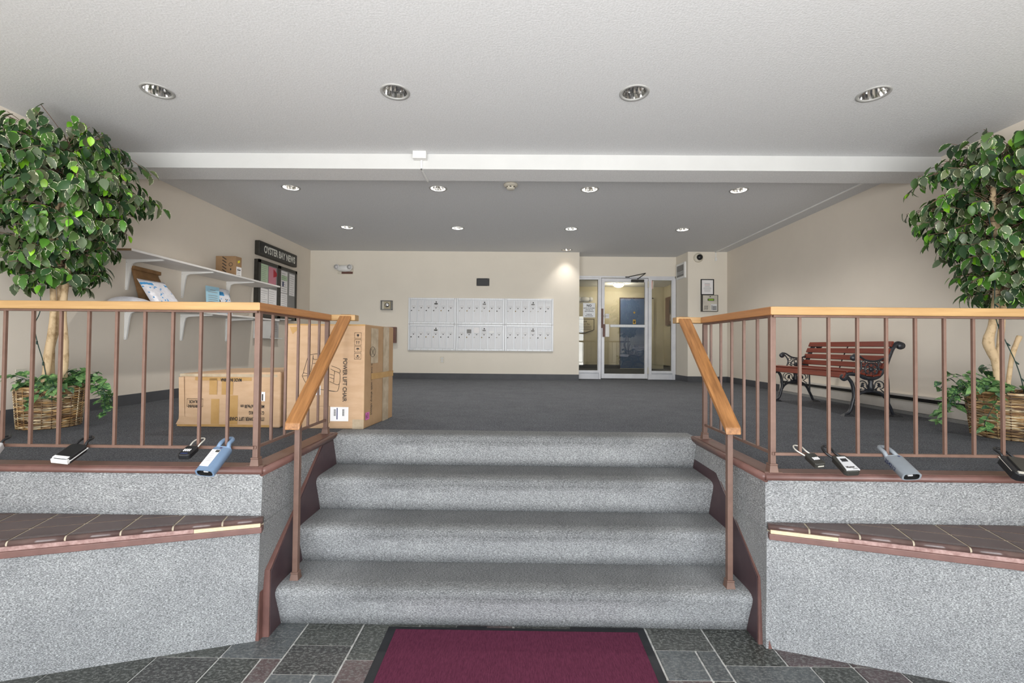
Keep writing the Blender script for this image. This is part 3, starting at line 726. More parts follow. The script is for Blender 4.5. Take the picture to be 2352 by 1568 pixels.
# vent frame on slanted wall
t = thing('wall_vent_frame', 'white framed grey louvre on the narrow wall right of the glass door', 'vent', (3.09, 8.4, 2.9))
def SW(y, z, off=0.0):
    f = (y - YS) / (YD - YS); x = 3.106 + (3.07 - 3.106) * f; return Vector((x - off, y, z))
for part, (ya, yb, za, zb, o1, o2, m) in {'frame': (8.22, 8.58, 2.78, 3.07, -.002, .03, WHITE), 'louvre': (8.26, 8.54, 2.82, 3.03, .028, .034, GREYB)}.items():
    b = MB(); b.hull8([SW(ya, za, o1), SW(yb, za, o1), SW(yb, za, o2), SW(ya, za, o2)], [SW(ya, zb, o1), SW(yb, zb, o1), SW(yb, zb, o2), SW(ya, zb, o2)], m)
    if part == 'louvre':
        for i in range(3):
            z = 2.86 + i * .022; b.hull8([SW(ya, z, .034), SW(yb, z, .034), SW(yb, z, .038), SW(ya, z, .038)], [SW(ya, z + .006, .034), SW(yb, z + .006, .034), SW(yb, z + .006, .038), SW(ya, z + .006, .038)], ALU)
    b.build(part, t)
# baseboard heater on the right wall
t = thing('baseboard_heater', 'long low white baseboard heater along the right wall behind the bench', 'heater', (3.78, 4.6, ZP))
b = MB(); b.box((3.745, 2.35, ZP + .03), (3.76, 6.42, ZP + .125), HEAT); b.build('front_cover', t, bevel=0.003)
b = MB(); b.box((3.77, 2.35, ZP + .02), (3.814, 6.42, ZP + .175), DARK); b.box((3.755, 2.35, ZP + .125), (3.78, 6.42, ZP + .16), DARK); b.build('dark_fins', t)
b = MB(); b.box((3.752, 2.35, ZP + .165), (3.814, 6.42, ZP + .185), HEAT); b.box((3.742, 2.35, ZP + .128), (3.75, 6.42, ZP + .134), STEEL); b.build('top_hood', t, bevel=0.002)
b = MB(); b.box((3.73, 2.35, ZP), (3.75, 6.42, ZP + .028), GREYB); b.build('toe_strip', t)

# ================================================================ MAILBOXES
def mailbank(x0, x1, z0, z1, label, seed, extras=()):
    t = thing('mailbox_bank', label, 'mailboxes', ((x0 + x1) / 2, YB, z0), 'aluminium mailboxes in the back wall')
    b = MB(); fw = .032
    b.box((x0, YB - .006, z0), (x1, YB, z1), ALU)
    for (a, c) in (((x0, z0), (x0 + fw, z1)), ((x1 - fw, z0), (x1, z1)), ((x0 + fw, z0), (x1 - fw, z0 + fw * 1.1)), ((x0 + fw, z1 - fw * 1.1), (x1 - fw, z1))):
        b.box((a[0] + .002, YB - .035, a[1] + .002), (c[0] - .002, YB - .005, c[1] - .002), ALU)
    for k in range(6):
        x = x0 + fw + (k + .5) * (x1 - x0 - 2 * fw) / 6; b.lathe([(.007, .035), (.006, .039), (0, .04)], (x, YB, z0 + .017), STEEL, 8, 'Y')
    b.build('frame', t, bevel=0.004)
    dx = (x1 - x0 - 2 * fw) / 6; rnd = random.Random(seed)
    for k in range(6):
        a = x0 + fw + k * dx + .010; c = a + dx - .022; zz0, zz1 = z0 + fw * 1.1 + .006, z1 - fw * 1.1 - .012; xm = (a + c) / 2
        d = MB().box((a, YB - .024, zz0), (c, YB - .005, zz1), ALUD).build('mailbox_door', t, loc=(xm, YB - .02, zz0), bevel=0.002)
        H = zz1 - zz0
        b = MB(); b.lathe([(.010, .024), (.010, .031), (0, .032)], (a + .016, YB, zz0 + H * .52), rnd.choice([CHAR, BRASS, STEEL]), 12, 'Y'); o = b.build('lock', d)
        b = MB(); zs = zz0 + H * .685
        b.box((xm - .034, YB - .0265, zs), (xm + .034, YB - .023, zs + .004), GREYB); b.box((xm - .034, YB - .0265, zs + .022), (xm + .034, YB - .023, zs + .025), GREYB)
        b.box((xm - .026, YB - .026, zs + .006), (xm + .022, YB - .023, zs + .019), PAPER if rnd.random() < .5 else ALU)
        b.box((xm - .009, YB - .0268, zs - .022), (xm + .011, YB - .023, zs - .008), CHAR)
        if k == 3:
            b.lathe([(.011, .024), (.011, .028)], (xm + .004, YB, zz1 - .03), DARK, 14, 'Y'); b.box((xm - .03, YB - .027, zz1 - .075), (xm + .03, YB - .023, zz1 - .05), CHAR if seed in (1, 4) else GREYB)
        b.build('name_slot', d)
        for (kk, m, wz, hz, ww) in extras:
            if kk == k:
                b = MB(); b.box((xm - ww, YB - .0285, zz1 - wz - hz), (xm + ww, YB - .027, zz1 - wz), m)
                if m is PAPER and hz > .1:
                    for q in range(4): b.box((xm - .02 + .004 * q, YB - .0292, zz1 - wz - .03 - .03 * q), (xm + .03 - .01 * q, YB - .0284, zz1 - wz - .024 - .03 * q), INK)
                b.build('taped_note', d)
MX = [-1.985, -1.100, -.208, .688]; MZ = [1.402, 1.888, 2.372]
cn = ['left', 'middle', 'right']
for r in range(2):
    for c in range(3):
        ex = ()
        if r == 0 and c == 1: ex = ((1, GREYB, .045, .07, .04), (2, PAPER, .012, .095, .05), (4, WHITE, .075, .03, .05))
        mailbank(MX[c] + .001, MX[c + 1] - .001, MZ[r] + .001, MZ[r + 1] - .001, 'bank of six aluminium mailboxes, %s of three in the %s row%s' % (cn[c], ['lower', 'upper'][r], ', with taped notes' if ex else ''), c + 1 + 3 * r, ex)

# ================================================================ GLASS ENTRANCE DOOR
t = struct(bpy.data.objects.new('door_1', None)); COL.objects.link(t); t.location = (2.1, YD, ZP); WORLD[t.name] = Vector(t.location)
def FR(b, x0, x1, z0, z1, y0=YD - .05, y1=YD + .03, m=ALUF): b.box((x0, y0, z0), (x1, y1, z1), m)
b = MB()
FR(b, 1.16, 3.045, 2.825, 2.86); FR(b, 1.588, 1.632, ZP, 2.825); FR(b, 2.535, 2.600, ZP, 2.825); FR(b, 3.00, 3.06, ZP, 2.825)
FR(b, 1.16, 1.195, ZP, 2.825)
FR(b, 1.195, 1.588, ZP, 1.0, YD - .03); FR(b, 1.195, 1.588, 1.0, 1.045, YD - .055); FR(b, 2.60, 3.00, ZP, 1.0, YD - .03); FR(b, 2.60, 3.00, 1.0, 1.045, YD - .055)
FR(b, 1.195, 1.588, 2.79, 2.825, YD - .04); FR(b, 2.60, 3.00, 2.785, 2.825, YD - .04)
FR(b, 2.985, 3.0, 1.045, 2.785, YD - .035); FR(b, 1.572, 1.588, 1.045, 2.79, YD - .035)
b.build('door_frame', t, bevel=0.002)
b = MB()
FR(b, 1.640, 1.697, .895, 2.815, YD - .045, YD); FR(b, 2.470, 2.528, .895, 2.815, YD - .045, YD); FR(b, 1.697, 2.470, .895, .985, YD - .045, YD); FR(b, 1.697, 2.470, 2.745, 2.815, YD - .045, YD)
b.build('door_leaf', t, bevel=0.002)
MB().box((1.697, YD - .025, .985), (2.470, YD - .019, 2.745), GLASS).build('door_glass', t)
MB().box((1.195, YD - .02, 1.045), (1.572, YD - .014, 2.79), GLASS).build('sidelight_glass', t)
MB().box((2.60, YD - .02, 1.045), (2.985, YD - .014, 2.785), GLASS).build('sidelight_glass', t)
b = MB(); b.box((1.80, YD - .085, 1.875), (2.475, YD - .055, 1.925), ALU); b.box((2.44, YD - .07, 1.88), (2.475, YD - .04, 1.92), ALU); b.build('push_bar', t, bevel=0.004)
b = MB(); b.box((1.705, YD - .10, 1.69), (1.778, YD - .075, 1.93), WHITE); b.box((1.66, YD - .09, 1.69), (1.705, YD - .045, 1.93), REDBR); b.build('pull_handle', t, bevel=0.003)
b = MB(); b.box((1.632, YD - .065, 1.86), (1.672, YD - .045, 2.23), REDBR); b.lathe([(.022, .05), (.022, .075), (0, .08)], (1.70, YD, 2.09), STEEL, 16, 'Y'); b.build('lock_plate', t, bevel=0.002)
b = MB()
for z in (2.70, 1.05): b.box((2.515, YD - .06, z - .06), (2.545, YD - .045, z + .06), STEEL)
b.build('hinges', t)
b = MB(); b.box((2.20, YD - .10, 2.745), (2.44, YD - .045, 2.79), CHAR); b.lathe([(.014, -.02), (.014, .03)], (2.32, YD - .075, 2.76), CHAR, 12)
b.tube([(2.32, YD - .075, 2.80), (2.45, YD - .16, 2.90)], .008, CHAR, 8); b.tube([(2.45, YD - .16, 2.90), (2.12, YD - .03, 2.84)], .008, CHAR, 8); b.box((2.09, YD - .06, 2.83), (2.17, YD - .045, 2.85), CHAR)
b.build('door_closer', t)
# notice on the left sidelight
t = thing('door_sign', 'silver NO MOVING OR DELIVERIES sign on the left glass beside the door', 'sign', (1.404, YD - .023, 2.2))
MB().box((1.288, YD - .026, 2.062), (1.520, YD - .022, 2.338), ALU).build('sign_plate', t)
b = MB(); y_ = YD - .027; X_ = (1, 0, 0); Z_ = (0, 0, 1)
b.text('NO', .062, (1.404, y_, 2.268), X_, Z_, INK, 0.95, 'CENTER', .002)
for tx, z in (('MOVING OR DELIVERIES', 2.232), ('THROUGH THE', 2.200), ('FRONT ENTRANCE', 2.170), ('PLEASE USE', 2.113), ('SIDE ENTRANCE', 2.083)):
    b.text(tx, .023, (1.404, y_, z), X_, Z_, INK, 0.85, 'CENTER', .0008)
b.build('lettering', t)
t = thing('sticker', 'small white sticker on the glass beside the door lock', 'sticker', (1.75, YD - .028, 2.09))
b = MB(); b.box((1.715, YD - .028, 2.045), (1.79, YD - .026, 2.135), PAPER); b.box((1.73, YD - .0285, 2.09), (1.775, YD - .028, 2.094), NAVY); b.build('label_sheet', t)

# vestibule contents
t = thing('blue_door', 'blue hall door seen through the glass entrance door', 'door', (3.45, 12.97, ZP))
MB().box((3.0, 12.95, .885), (3.90, 12.985, 2.89), BLUED).build('door_panel', t)
b = MB(); b.box((2.985, 12.94, .88), (3.0, 13.0, 2.92), BROWND); b.box((3.90, 12.94, .88), (3.95, 13.0, 2.92), VWALL); b.box((2.985, 12.94, 2.89), (3.95, 13.0, 2.92), BROWND); b.box((2.99, 12.93, ZP), (3.95, 12.95, ZP + .012), STEEL); b.build('door_frame', t)
b = MB(); b.box((3.36, 12.94, 2.16), (3.44, 12.951, 2.29), BRASS); b.box((3.38, 12.936, 2.19), (3.42, 12.941, 2.25), CHAR); b.build('knocker', t)
MB().obox((3.40, 12.945, 2.49), (.018, 0, .018), (0, .005, 0), (-.018, 0, .018), BRASS).build('peephole', t)
t = thing('dome_ceiling_lamp', 'glowing white dome lamp on the ceiling beyond the glass door', 'ceiling lamp', (2.80, 12.3, ZC))
MB().lathe([(.16, 0), (.16, -.015)], (2.80, 12.3, ZC), WHITE, 28).build('rim', t, loc=(2.8, 12.3, ZC))
MB().lathe([(.15, -.012), (.14, -.05), (.10, -.09), (.05, -.105), (0, -.108)], (2.80, 12.3, ZC), DOME, 28).build('glass_bowl', t, loc=(2.8, 12.3, ZC))
l = bpy.data.lights.new('dome_lamp_light', 'POINT'); l.energy = 11; l.color = (1, .94, .82); l.shadow_soft_size = .12
lo = bpy.data.objects.new('dome_lamp_light', l); COL.objects.link(lo); lo.location = (0, 0, -.25); lo.parent = t
t = thing('exit_sign', 'red lit exit sign hanging from the ceiling beyond the right glass', 'exit sign', (3.36, 11.0, 3.0))
b = MB(); b.box((3.30, 10.94, 2.92), (3.34, 11.2, 3.12), WHITE); b.box((3.31, 11.05, 3.12), (3.33, 11.08, ZC), WHITE); b.build('housing', t)
b = MB(); b.add([(3.297, 11.2, 2.925), (3.297, 10.94, 2.925), (3.297, 10.94, 3.115), (3.297, 11.2, 3.115)], [(0, 1, 2, 3)], EXITM); b.build('lit_face', t)
b = MB(); b.text('EXIT', .13, (3.2955, 11.18, 2.97), (0, -1, 0), (0, 0, 1), WHITE, .75, 'LEFT', .004); b.build('lettering', t)
t = thing('vestibule_emergency_light', 'twin head emergency light on the far wall beyond the left glass', 'emergency light', (2.0, 12.98, 2.68))
b = MB(); b.lathe([(0, -.16), (.05, -.13), (.075, 0), (.05, .13), (0, .16)], (1.97, 12.93, 2.86), GREYW, 20, 'X'); b.build('body', t)
for x in (1.80, 2.14): MB().lathe([(.06, 0), (.065, .06), (0, .065)], (x, 12.95, 2.86), GREYW, 20, 'Y').build('lamp_head', t)
t = thing('wall_plaque', 'tan plaque with a black border on the far wall, partly behind the silver sign', 'plaque', (1.98, 12.98, 1.9))
b = MB(); pp = [(1.72, 2.30), (2.26, 2.30), (2.26, 1.98), (1.98, 1.88), (1.72, 1.98)]
b.prism([(x, 12.995, z) for x, z in pp], (0, -.02, 0), INK); b.prism([(1.985 + (x - 1.985) * .92, 12.98, 2.12 + (z - 2.12) * .9) for x, z in pp], (0, -.008, 0), VWALL); b.build('board', t)
b = MB(); b.text('304', .07, (1.99, 12.97, 2.20), X_, Z_, INK, 1, 'CENTER', .001); b.text('Oyster Bay', .07, (1.99, 12.97, 2.13), X_, Z_, INK, .9, 'CENTER')
for i in range(3): b.box((1.80, 12.968, 2.08 - i * .045), (2.17, 12.971, 2.092 - i * .045), INK)
b.build('lettering', t)
t = thing('vestibule_notice_case', 'brown notice case on the hall wall seen through the right glass', 'notice case', (4.26, 12.3, 2.3))
MB().box((4.225, 12.0, 2.12), (4.268, 12.75, 2.90), BROWN).build('case', t)
b = MB(); b.box((4.218, 12.1, 2.45), (4.226, 12.4, 2.8), CHAR); b.box((4.218, 12.1, 2.22), (4.226, 12.35, 2.4), PAPER); b.build('papers', t)

# ================================================================ LEFT WALL: SHELVES
def bracket(parent, y, z):
    b = MB(); L, D, th = .36, .30, .009; x = XL
    out = [(0, 0), (L, -.004), (L, -.012), (.09, -.030), (.055, -.045), (.042, -.085), (.014, -D), (0, -D)]
    b.prism([(x + a, y - th, z + c) for a, c in out], (0, 2 * th, 0), WHITE)
    b.box((x, y - .014, z - D), (x + .004, y + .014, z), WHITE); b.box((x, y - .014, z - .004), (x + L, y + .014, z), WHITE)
    for zz in (-.03, -D + .015): b.lathe([(.003, .004), (.003, .007)], (x, y - .009, z + zz), DARK, 8, 'X')
    b.build('bracket', parent, bevel=0.0015)
for z, lab, y0, y1 in ((2.312, 'upper', 3.94, 6.46), (1.825, 'lower', 3.94, 6.46)):
    t = thing('wall_shelf', '%s long white wall shelf on three white brackets, left wall' % lab, 'shelf', (XL, 5.2, z), 'white shelves on the left wall')
    b = MB(); b.box((XL, y0, z), (XL + .405, y1, z + .019), WHITEL); b.box((XL, y0 - .0015, z), (XL + .405, y0, z + .019), CARDS); b.build('board', t)
    for y in (4.36, 5.09, 5.885): bracket(t, y, z)
ZS = 1.825 + .019
# kraft bag leaning
def sheetbag(name, label, cat, corners, thick, m, segs=10, crumple=.01, seed=1, extra=None, grid=None):
    """pillow shaped bag from 4 corners (bl, br, tr, tl)"""
    bl, br, tr, tl = map(Vector, corners); n = (br - bl).cross(tl - bl).normalized(); rnd = random.Random(seed)
    b = MB(); S = segs; top = []; bot = []
    for j in range(S + 1):
        for i in range(S + 1):
            u, v = i / S, j / S
            p = bl * (1 - u) * (1 - v) + br * u * (1 - v) + tr * u * v + tl * (1 - u) * v
            k = max(0, (1 - (2 * u - 1) ** 4) * (1 - (2 * v - 1) ** 4)) ** .6
            e = rnd.uniform(-crumple, crumple) * (1 if k > .05 else .3)
            top.append(p + n * (thick * k * (1.2 - .6 * v) + e)); bot.append(p - n * .002 if k < .01 else p - n * (thick * .2 * k))
    fs = [(j * (S + 1) + i, j * (S + 1) + i + 1, (j + 1) * (S + 1) + i + 1, (j + 1) * (S + 1) + i) for j in range(S) for i in range(S)]
    fm = []
    i0 = b.mi(m)
    b.add(top, fs, m, True); b.add(bot, [tuple(reversed(f)) for f in fs], m, True)
    if extra:
        for idx, f in enumerate(fs):
            i, j = idx % S, idx // S; mm = extra(i / S, j / S, rnd)
            if mm: b.m[idx] = b.mi(mm)
    # rim
    ring = [i for i in range(S + 1)] + [(j * (S + 1) + S) for j in range(1, S + 1)] + [S * (S + 1) + i for i in range(S - 1, -1, -1)] + [j * (S + 1) for j in range(S - 1, 0, -1)]
    n0 = (S + 1) ** 2; o = 0
    for a, c in zip(ring, ring[1:] + ring[:1]): b.f.append((a, n0 + a, n0 + c, c)); b.m.append(i0); b.sm.append(True)
    t = thing(name, label, cat, (bl + br) / 2)
    b.build('bag_body', t)
    return t
t = sheetbag('kraft_paper_bag', 'brown kraft paper bag leaning on the wall on the lower shelf', 'bag', [(-3.69, 4.38, ZS + .012), (-3.65, 4.70, ZS + .012), (-3.785, 4.69, 2.235), (-3.79, 4.37, 2.245)], .05, KRAFT, 12, .008, 3)
b = MB(); b.obox((-3.77, 4.53, 2.228), (.004, .165, -.006), (.022, 0, .002), (0, 0, .018), KRAFT); b.build('folded_top', t, bevel=0.004)
def stripes(u, v, r): 
    if .74 < v < .86 and (u < .4 or u > .8): return AZURE
    if v < .72 and r.random() < .07: return AZURE
t = sheetbag('poly_mailer', 'white padded mailer with blue band leaning before the kraft bag', 'parcel', [(-3.50, 4.30, ZS + .008), (-3.47, 4.64, ZS + .008), (-3.63, 4.59, 2.115), (-3.65, 4.28, 2.115)], .03, MAILER, 22, .004, 5, stripes)
t = sheetbag('envelope', 'plain white padded envelope lying flat at the left end of the lower shelf', 'envelope', [(-3.72, 4.02, ZS + .014), (-3.45, 4.01, ZS + .014), (-3.44, 4.29, ZS + .014), (-3.71, 4.30, ZS + .014)], .06, MAILER, 12, .003, 6)
t = thing('blue_notice_card', 'light blue notice card standing on the lower shelf', 'card', (-3.58, 5.33, ZS))
b = MB(); q0, q1 = Vector((-3.60, 5.19, ZS)), Vector((-3.575, 5.39, ZS)); up = Vector((-.02, 0, .325)); nn = Vector((.9, -.14, .05)).normalized()
b.hull8([q0, q1, q1 + nn * .003, q0 + nn * .003], [q0 + up, q1 + up, q1 + up + nn * .003, q0 + up + nn * .003], BLUEP)
for i in range(8):
    fa, fb = (.3, .7) if i == 0 else (.15, .85); zf = .86 - i * .075 - (.05 if i > 1 else 0)
    b.rect(q0 + (q1 - q0) * fa + up * zf + nn * .004, (q1 - q0) * (fb - fa), up * .018, GREYB)
b.build('card_sheet', t)
def st2(u, v, r):
    if .66 < v < .82 and (u < .5 or u > .85): return AZURE
    if v < .6 and r.random() < .15: return AZURE if r.random() < .5 else INK
sheetbag('poly_mailer', 'white and blue mailer with a barcode standing behind the blue card', 'parcel', [(-3.62, 5.40, ZS + .008), (-3.59, 5.66, ZS + .008), (-3.64, 5.64, 2.17), (-3.66, 5.40, 2.18)], .03, MAILER, 20, .003, 8, st2)
# brown parcel on the upper shelf
ZU = 2.312 + .019
t = thing('small_parcel', 'small brown cardboard parcel with black slashes on the upper shelf', 'parcel', (-3.62, 5.6, ZU))
A, B, Cc, D = Vector((-3.79, 5.55, ZU)), Vector((-3.50, 5.50, ZU)), Vector((-3.46, 5.72, ZU)), Vector((-3.75, 5.77, ZU)); H = Vector((0, 0, .265))
A, B, Cc, D = Vector((-3.715, 5.50, ZU)), Vector((-3.47, 5.50, ZU)), Vector((-3.46, 5.61, ZU)), Vector((-3.705, 5.62, ZU)); H = Vector((0, 0, .245))
b = MB(); b.hull8([A, B, Cc, D], [A + H, B + H, Cc + H, D + H], CARDS); b.build('carton', t, bevel=0.003)
b = MB(); e = Vector((0, -.002, 0)); ab = B - A; wl = ab.normalized()
for i in range(6): b.add([A + e + ab * .32 + H * (.02 + .16 * i + .13), A + e + ab * .37 + H * (.02 + .16 * i + .15), A + e + ab * .57 + H * (.03 + .16 * i), A + e + ab * .52 + H * (.01 + .16 * i)], [(0, 3, 2, 1)], INK)
b.build('slash_marks', t); b = MB()
pts = [A + e + ab * (.77 + .09 * math.cos(k * PI / 8)) + H * (.58 + .09 * math.sin(k * PI / 8)) for k in range(16)]; b.tube(pts, .0025, INK, 4, True)
b.rect(A + e + ab * .74 + H * .28, ab * .06, H * .1, INK); b.build('printing', t)
b = MB(); e = Vector((.002, 0, 0)); bc = Cc - B
b.rect(B + e + bc * .15 + H * .03, bc * .8, H * .45, PAPER)
for i in range(5): b.rect(B + e * 2 + bc * .25 + H * (.06 + .08 * i), bc * .55, H * (.05 if i == 3 else .015), INK)
b.build('shipping_label', t)
MB().rect(B + e + bc * .35 + H * .66, bc * .35 + H * .06, H * .12, YELLOW).build('sticker', t)

# ================================================================ NEWS BOARD
t = thing('news_sign', 'dark sign panel reading OYSTER BAY NEWS above the notice case', 'sign', (XL, 7.05, 2.9))
xf = XL + .075
MB().box((XL, 6.49, 2.80), (xf, 7.615, 3.008), CHAR).build('housing', t, bevel=0.012, seg=3)
MB().box((xf - .004, 6.515, 2.826), (xf + .002, 7.59, 2.984), BLACK).build('face', t)
b = MB(); b.text('OYSTER BAY NEWS', .148, (xf + .003, 7.07, 2.852), (0, 1, 0), (0, 0, 1), LETTER, .72, 'CENTER', .005); b.build('lettering', t)
t = thing('notice_case', 'dark framed glass notice case with papers under the news sign', 'notice board', (XL, 7.05, 1.9))
y0, y1, z0, z1 = 6.49, 7.625, 1.890, 2.735; ym = 7.055; fw = .05
b = MB(); b.box((XL, y0, z0), (xf - .012, y1, z1), CHAR)
for (a, c, d, e) in ((y0, y0 + fw, z0, z1), (ym - .045, ym - .002, z0, z1), (ym + .002, ym + .045, z0, z1), (y1 - fw, y1, z0, z1), (y0, y1, z0, z0 + fw), (y0, y1, z1 - fw, z1)): b.box((xf - .02, a, d), (xf, c, e), CHAR)
b.lathe([(.008, .0), (.008, .006)], (xf, ym - .025, 2.25), BLACK, 10, 'X'); b.lathe([(.008, .0), (.008, .006)], (xf, ym + .025, 2.25), BLACK, 10, 'X')
b.build('case_frame', t, bevel=0.004)
MB().box((xf - .014, y0 + fw, z0 + fw), (xf - .010, y1 - fw, z1 - fw), GREYB).build('backing_board', t)
xp_ = xf - .0095
papers = [(6.55, 6.74, 2.40, 2.68, GREENP), (6.76, 6.97, 2.38, 2.67, PINKP), (6.55, 6.75, 2.00, 2.32, PAPER), (6.77, 6.99, 2.00, 2.33, PAPER), (7.12, 7.32, 2.32, 2.67, PAPER), (7.12, 7.32, 1.99, 2.31, PAPER), (7.38, 7.56, 2.30, 2.66, PAPER)]
for i, (a, c, d, e, m) in enumerate(papers):
    b = MB(); b.box((xp_ - .001, a, d), (xp_ + .0006 * (i % 2 + 1), c, e), m); rnd = random.Random(i)
    n = 9
    for k in range(n):
        if i == 1: break
        z = e - (k + 1.2) * (e - d) / (n + 1); ln = rnd.uniform(.5, .85) * (c - a); b.box((xp_ + .0013, a + .015, z), (xp_ + .002, a + .015 + ln, z + .004), GREYB if i != 4 else INK)
    if i == 4: b.box((xp_ + .0013, a + .01, 2.52), (xp_ + .002, c - .01, 2.60), GREENP); b.box((xp_ + .002, a + .04, 2.42), (xp_ + .0024, a + .08, 2.50), NAVY)
    if i == 1: b.add([(xp_ + .002, 6.89, 2.52), (xp_ + .002, 6.99, 2.55), (xp_ + .002, 6.99, 2.60), (xp_ + .002, 6.89, 2.65)], [(0, 1, 2, 3)], REDP)
    b.build('pinned_paper', t)
# white wall holder at the end of the lower shelf
t = thing('brochure_holder', 'white plastic paper holder on the left wall beyond the shelf end', 'holder', (XL, 6.9, 1.7))
b = MB(); b.prism([(XL, 6.50, 1.575), (XL + .08, 6.50, 1.575), (XL + .13, 6.50, 1.84), (XL, 6.50, 1.86)], (0, .30, 0), WHITE); b.build('pocket', t, bevel=0.003)
b = MB(); b.box((XL + .02, 6.81, 1.58), (XL + .025, 7.15, 1.875), GREYW); 
for k in range(5): b.box((XL + .0255, 6.86, 1.83 - k * .035), (XL + .0262, 7.1, 1.834 - k * .035), GREYB)
b.box((XL, 6.81, 1.575), (XL + .09, 7.15, 1.59), WHITE); b.build('sheet_tray', t)
b = MB(); b.lathe([(.14, 0), (.15, .006), (.15, .012)], (XL + .16, 6.95, 1.868), WHITE, 28); b.build('round_lid', t)

# ================================================================ CARTONS
t = thing('tall_carton', 'tall cardboard box printed POWER LIFT CHAIR standing at the landing edge', 'box', (-1.4, 3.5, ZP))
fa, fb, fc, fd = Vector((-1.70, 3.29, ZP)), Vector((-1.108, 3.29, ZP)), Vector((-1.055, 3.86, ZP)), Vector((-1.66, 3.88, ZP)); H = Vector((0, 0, .766))
b = MB(); b.hull8([fa, fb, fc, fd], [fa + H, fb + H, fc + H, fd + H], CARD)
b.m[3] = b.mi(CARDD)
b.build('carton', t, bevel=0.006)
b = MB(); e = Vector((0, -.0015, 0)); fx, fz = (fb - fa), H
F = lambda u, v: fa + e + fx * u + fz * v
def line(b, pts, r=.0022, m=INK, cl=False): b.tube(pts, r, m, 4, cl)
b.text('POWER LIFT CHAIR', .042, F(.735, .675), (0, 0, -1), (1, 0, 0), INK, .86, 'LEFT', .0008)
b.build('lettering', t); b = MB()
for i in range(4):
    v0 = .865 - i * .066 * 1.0; q = [F(.872, v0 + .054), F(.955, v0 + .054), F(.955, v0), F(.872, v0)]
    line(b, q, .0016, INK, True)
    c = F(.913, v0 + .027)
    if i == 0: b.rect(c + Vector((-.008, 0, -.004)), (.016, 0, 0), (0, 0, .014), INK); b.rect(c + Vector((-.002, 0, -.012)), (.004, 0, 0), (0, 0, .01), INK)
    if i == 1:
        for dx in (-.010, .006): b.rect(c + Vector((dx, 0, -.012)), (.004, 0, 0), (0, 0, .016), INK); b.add([c + Vector((dx - .004, 0, .003)), c + Vector((dx + .008, 0, .003)), c + Vector((dx + .002, 0, .012))], [(0, 1, 2)], INK)
    if i == 2: b.add([c + Vector((-.014, 0, 0)), c + Vector((.014, 0, 0)), c + Vector((.007, 0, .010)), c + Vector((-.007, 0, .010))], [(0, 1, 2, 3)], INK); b.rect(c + Vector((-.001, 0, -.012)), (.002, 0, 0), (0, 0, .014), INK)
    if i == 3: b.rect(c + Vector((-.006, 0, -.004)), (.012, 0, 0), (0, 0, .012), INK); line(b, [c + Vector((-.014, 0, -.004)), c + Vector((-.008, 0, -.012)), c + Vector((.008, 0, -.012)), c + Vector((.014, 0, -.004))], .0018)
b.build('handling_symbols', t); b = MB()
for poly in ([(.30, .70), (.42, .715), (.52, .705), (.53, .66)], [(.30, .70), (.24, .53), (.23, .50), (.27, .44), (.33, .38)], [(.24, .53), (.33, .54), (.36, .70)], [(.23, .50), (.31, .505)], [(.36, .70), (.37, .66), (.46, .665), (.55, .64)], [(.36, .62), (.45, .63)],
             [(.59, .60), (.66, .58), (.695, .565), (.70, .54), (.69, .54)], [(.58, .57), (.63, .55), (.69, .53), (.70, .48), (.69, .43), (.66, .42), (.60, .44), (.57, .45)], [(.63, .55), (.62, .44)], [(.57, .52), (.62, .51)], [(.57, .49), (.62, .475)],
             [(.69, .43), (.68, .38), (.65, .355), (.50, .37), (.40, .38), (.33, .38)], [(.65, .355), (.56, .365)]):
    line(b, smooth_path([F(u, v) for u, v in poly], 4), .0016)
b.build('chair_drawing', t); b = MB()
line(b, [F(.435, .215), F(.575, .215), F(.575, .055), F(.435, .055)], .0014, INK, True)
b.build('printed_frame', t)
b = MB(); b.rect(F(.585, .073) + e, fx * .225, fz * .135, PAPER)
for u in (.63, .735):
    for k in range(9): b.rect(F(u, .125 + k * .007) + e * 2, fx * .025, fz * (.003 if k % 2 else .005), INK)
b.rect(F(.665, .09) + e * 2, fx * .012, fz * .11, NAVY); b.build('shipping_label', t)
b = MB(); b.rect(F(.40, .32) + e, fx * .06, fz * .09, PAPER); b.text('0100', .03, F(.415, .405) + e * 2, (0, 0, -1), (1, 0, 0), INK, .9); b.build('number_label', t)
b = MB(); ex = Vector((.0025, -.0003, 0)); sy = fc - fb
G = lambda u, v: fb + ex + sy * u + fz * v
b.text('Do not cut with sharp object', .048, G(.20, .66), (0, 0, -1), sy, INK, .74); line(b, [G(.24 + .085 * math.cos(k * PI / 8), .735 + .05 * math.sin(k * PI / 8)) for k in range(16)], .002, INK, True)
line(b, [G(.19, .765), G(.29, .70)]); line(b, [G(.29, .77), G(.20, .70)])
b.build('side_printing', t)
b = MB(); b.rect(G(.60, .0), sy * .22, fz * .995, TAPEC); b.rect(G(.2, .46) + ex * .3, sy * .8, fz * .06, TAPE); b.rect(G(.18, .62) + ex * .2, sy * .24, fz * .35, TAPEC)
b.rect(F(0, .985), fx, fz * .015, TAPE); b.rect(F(.86, .0), fx * .14, fz * .09, TAPEC)
b.add([F(.06, .97), F(.2, .97), F(.1, .9)], [(0, 2, 1)], TAPE); b.build('packing_tape', t)
b = MB(); b.rect(G(.03, .08) + ex, sy * .12, fz * .07, PINKS); b.text('63', .05, G(.04, .095) + ex * 1.5, sy, (0, 0, 1), INK, .9); b.build('pink_sticker', t)

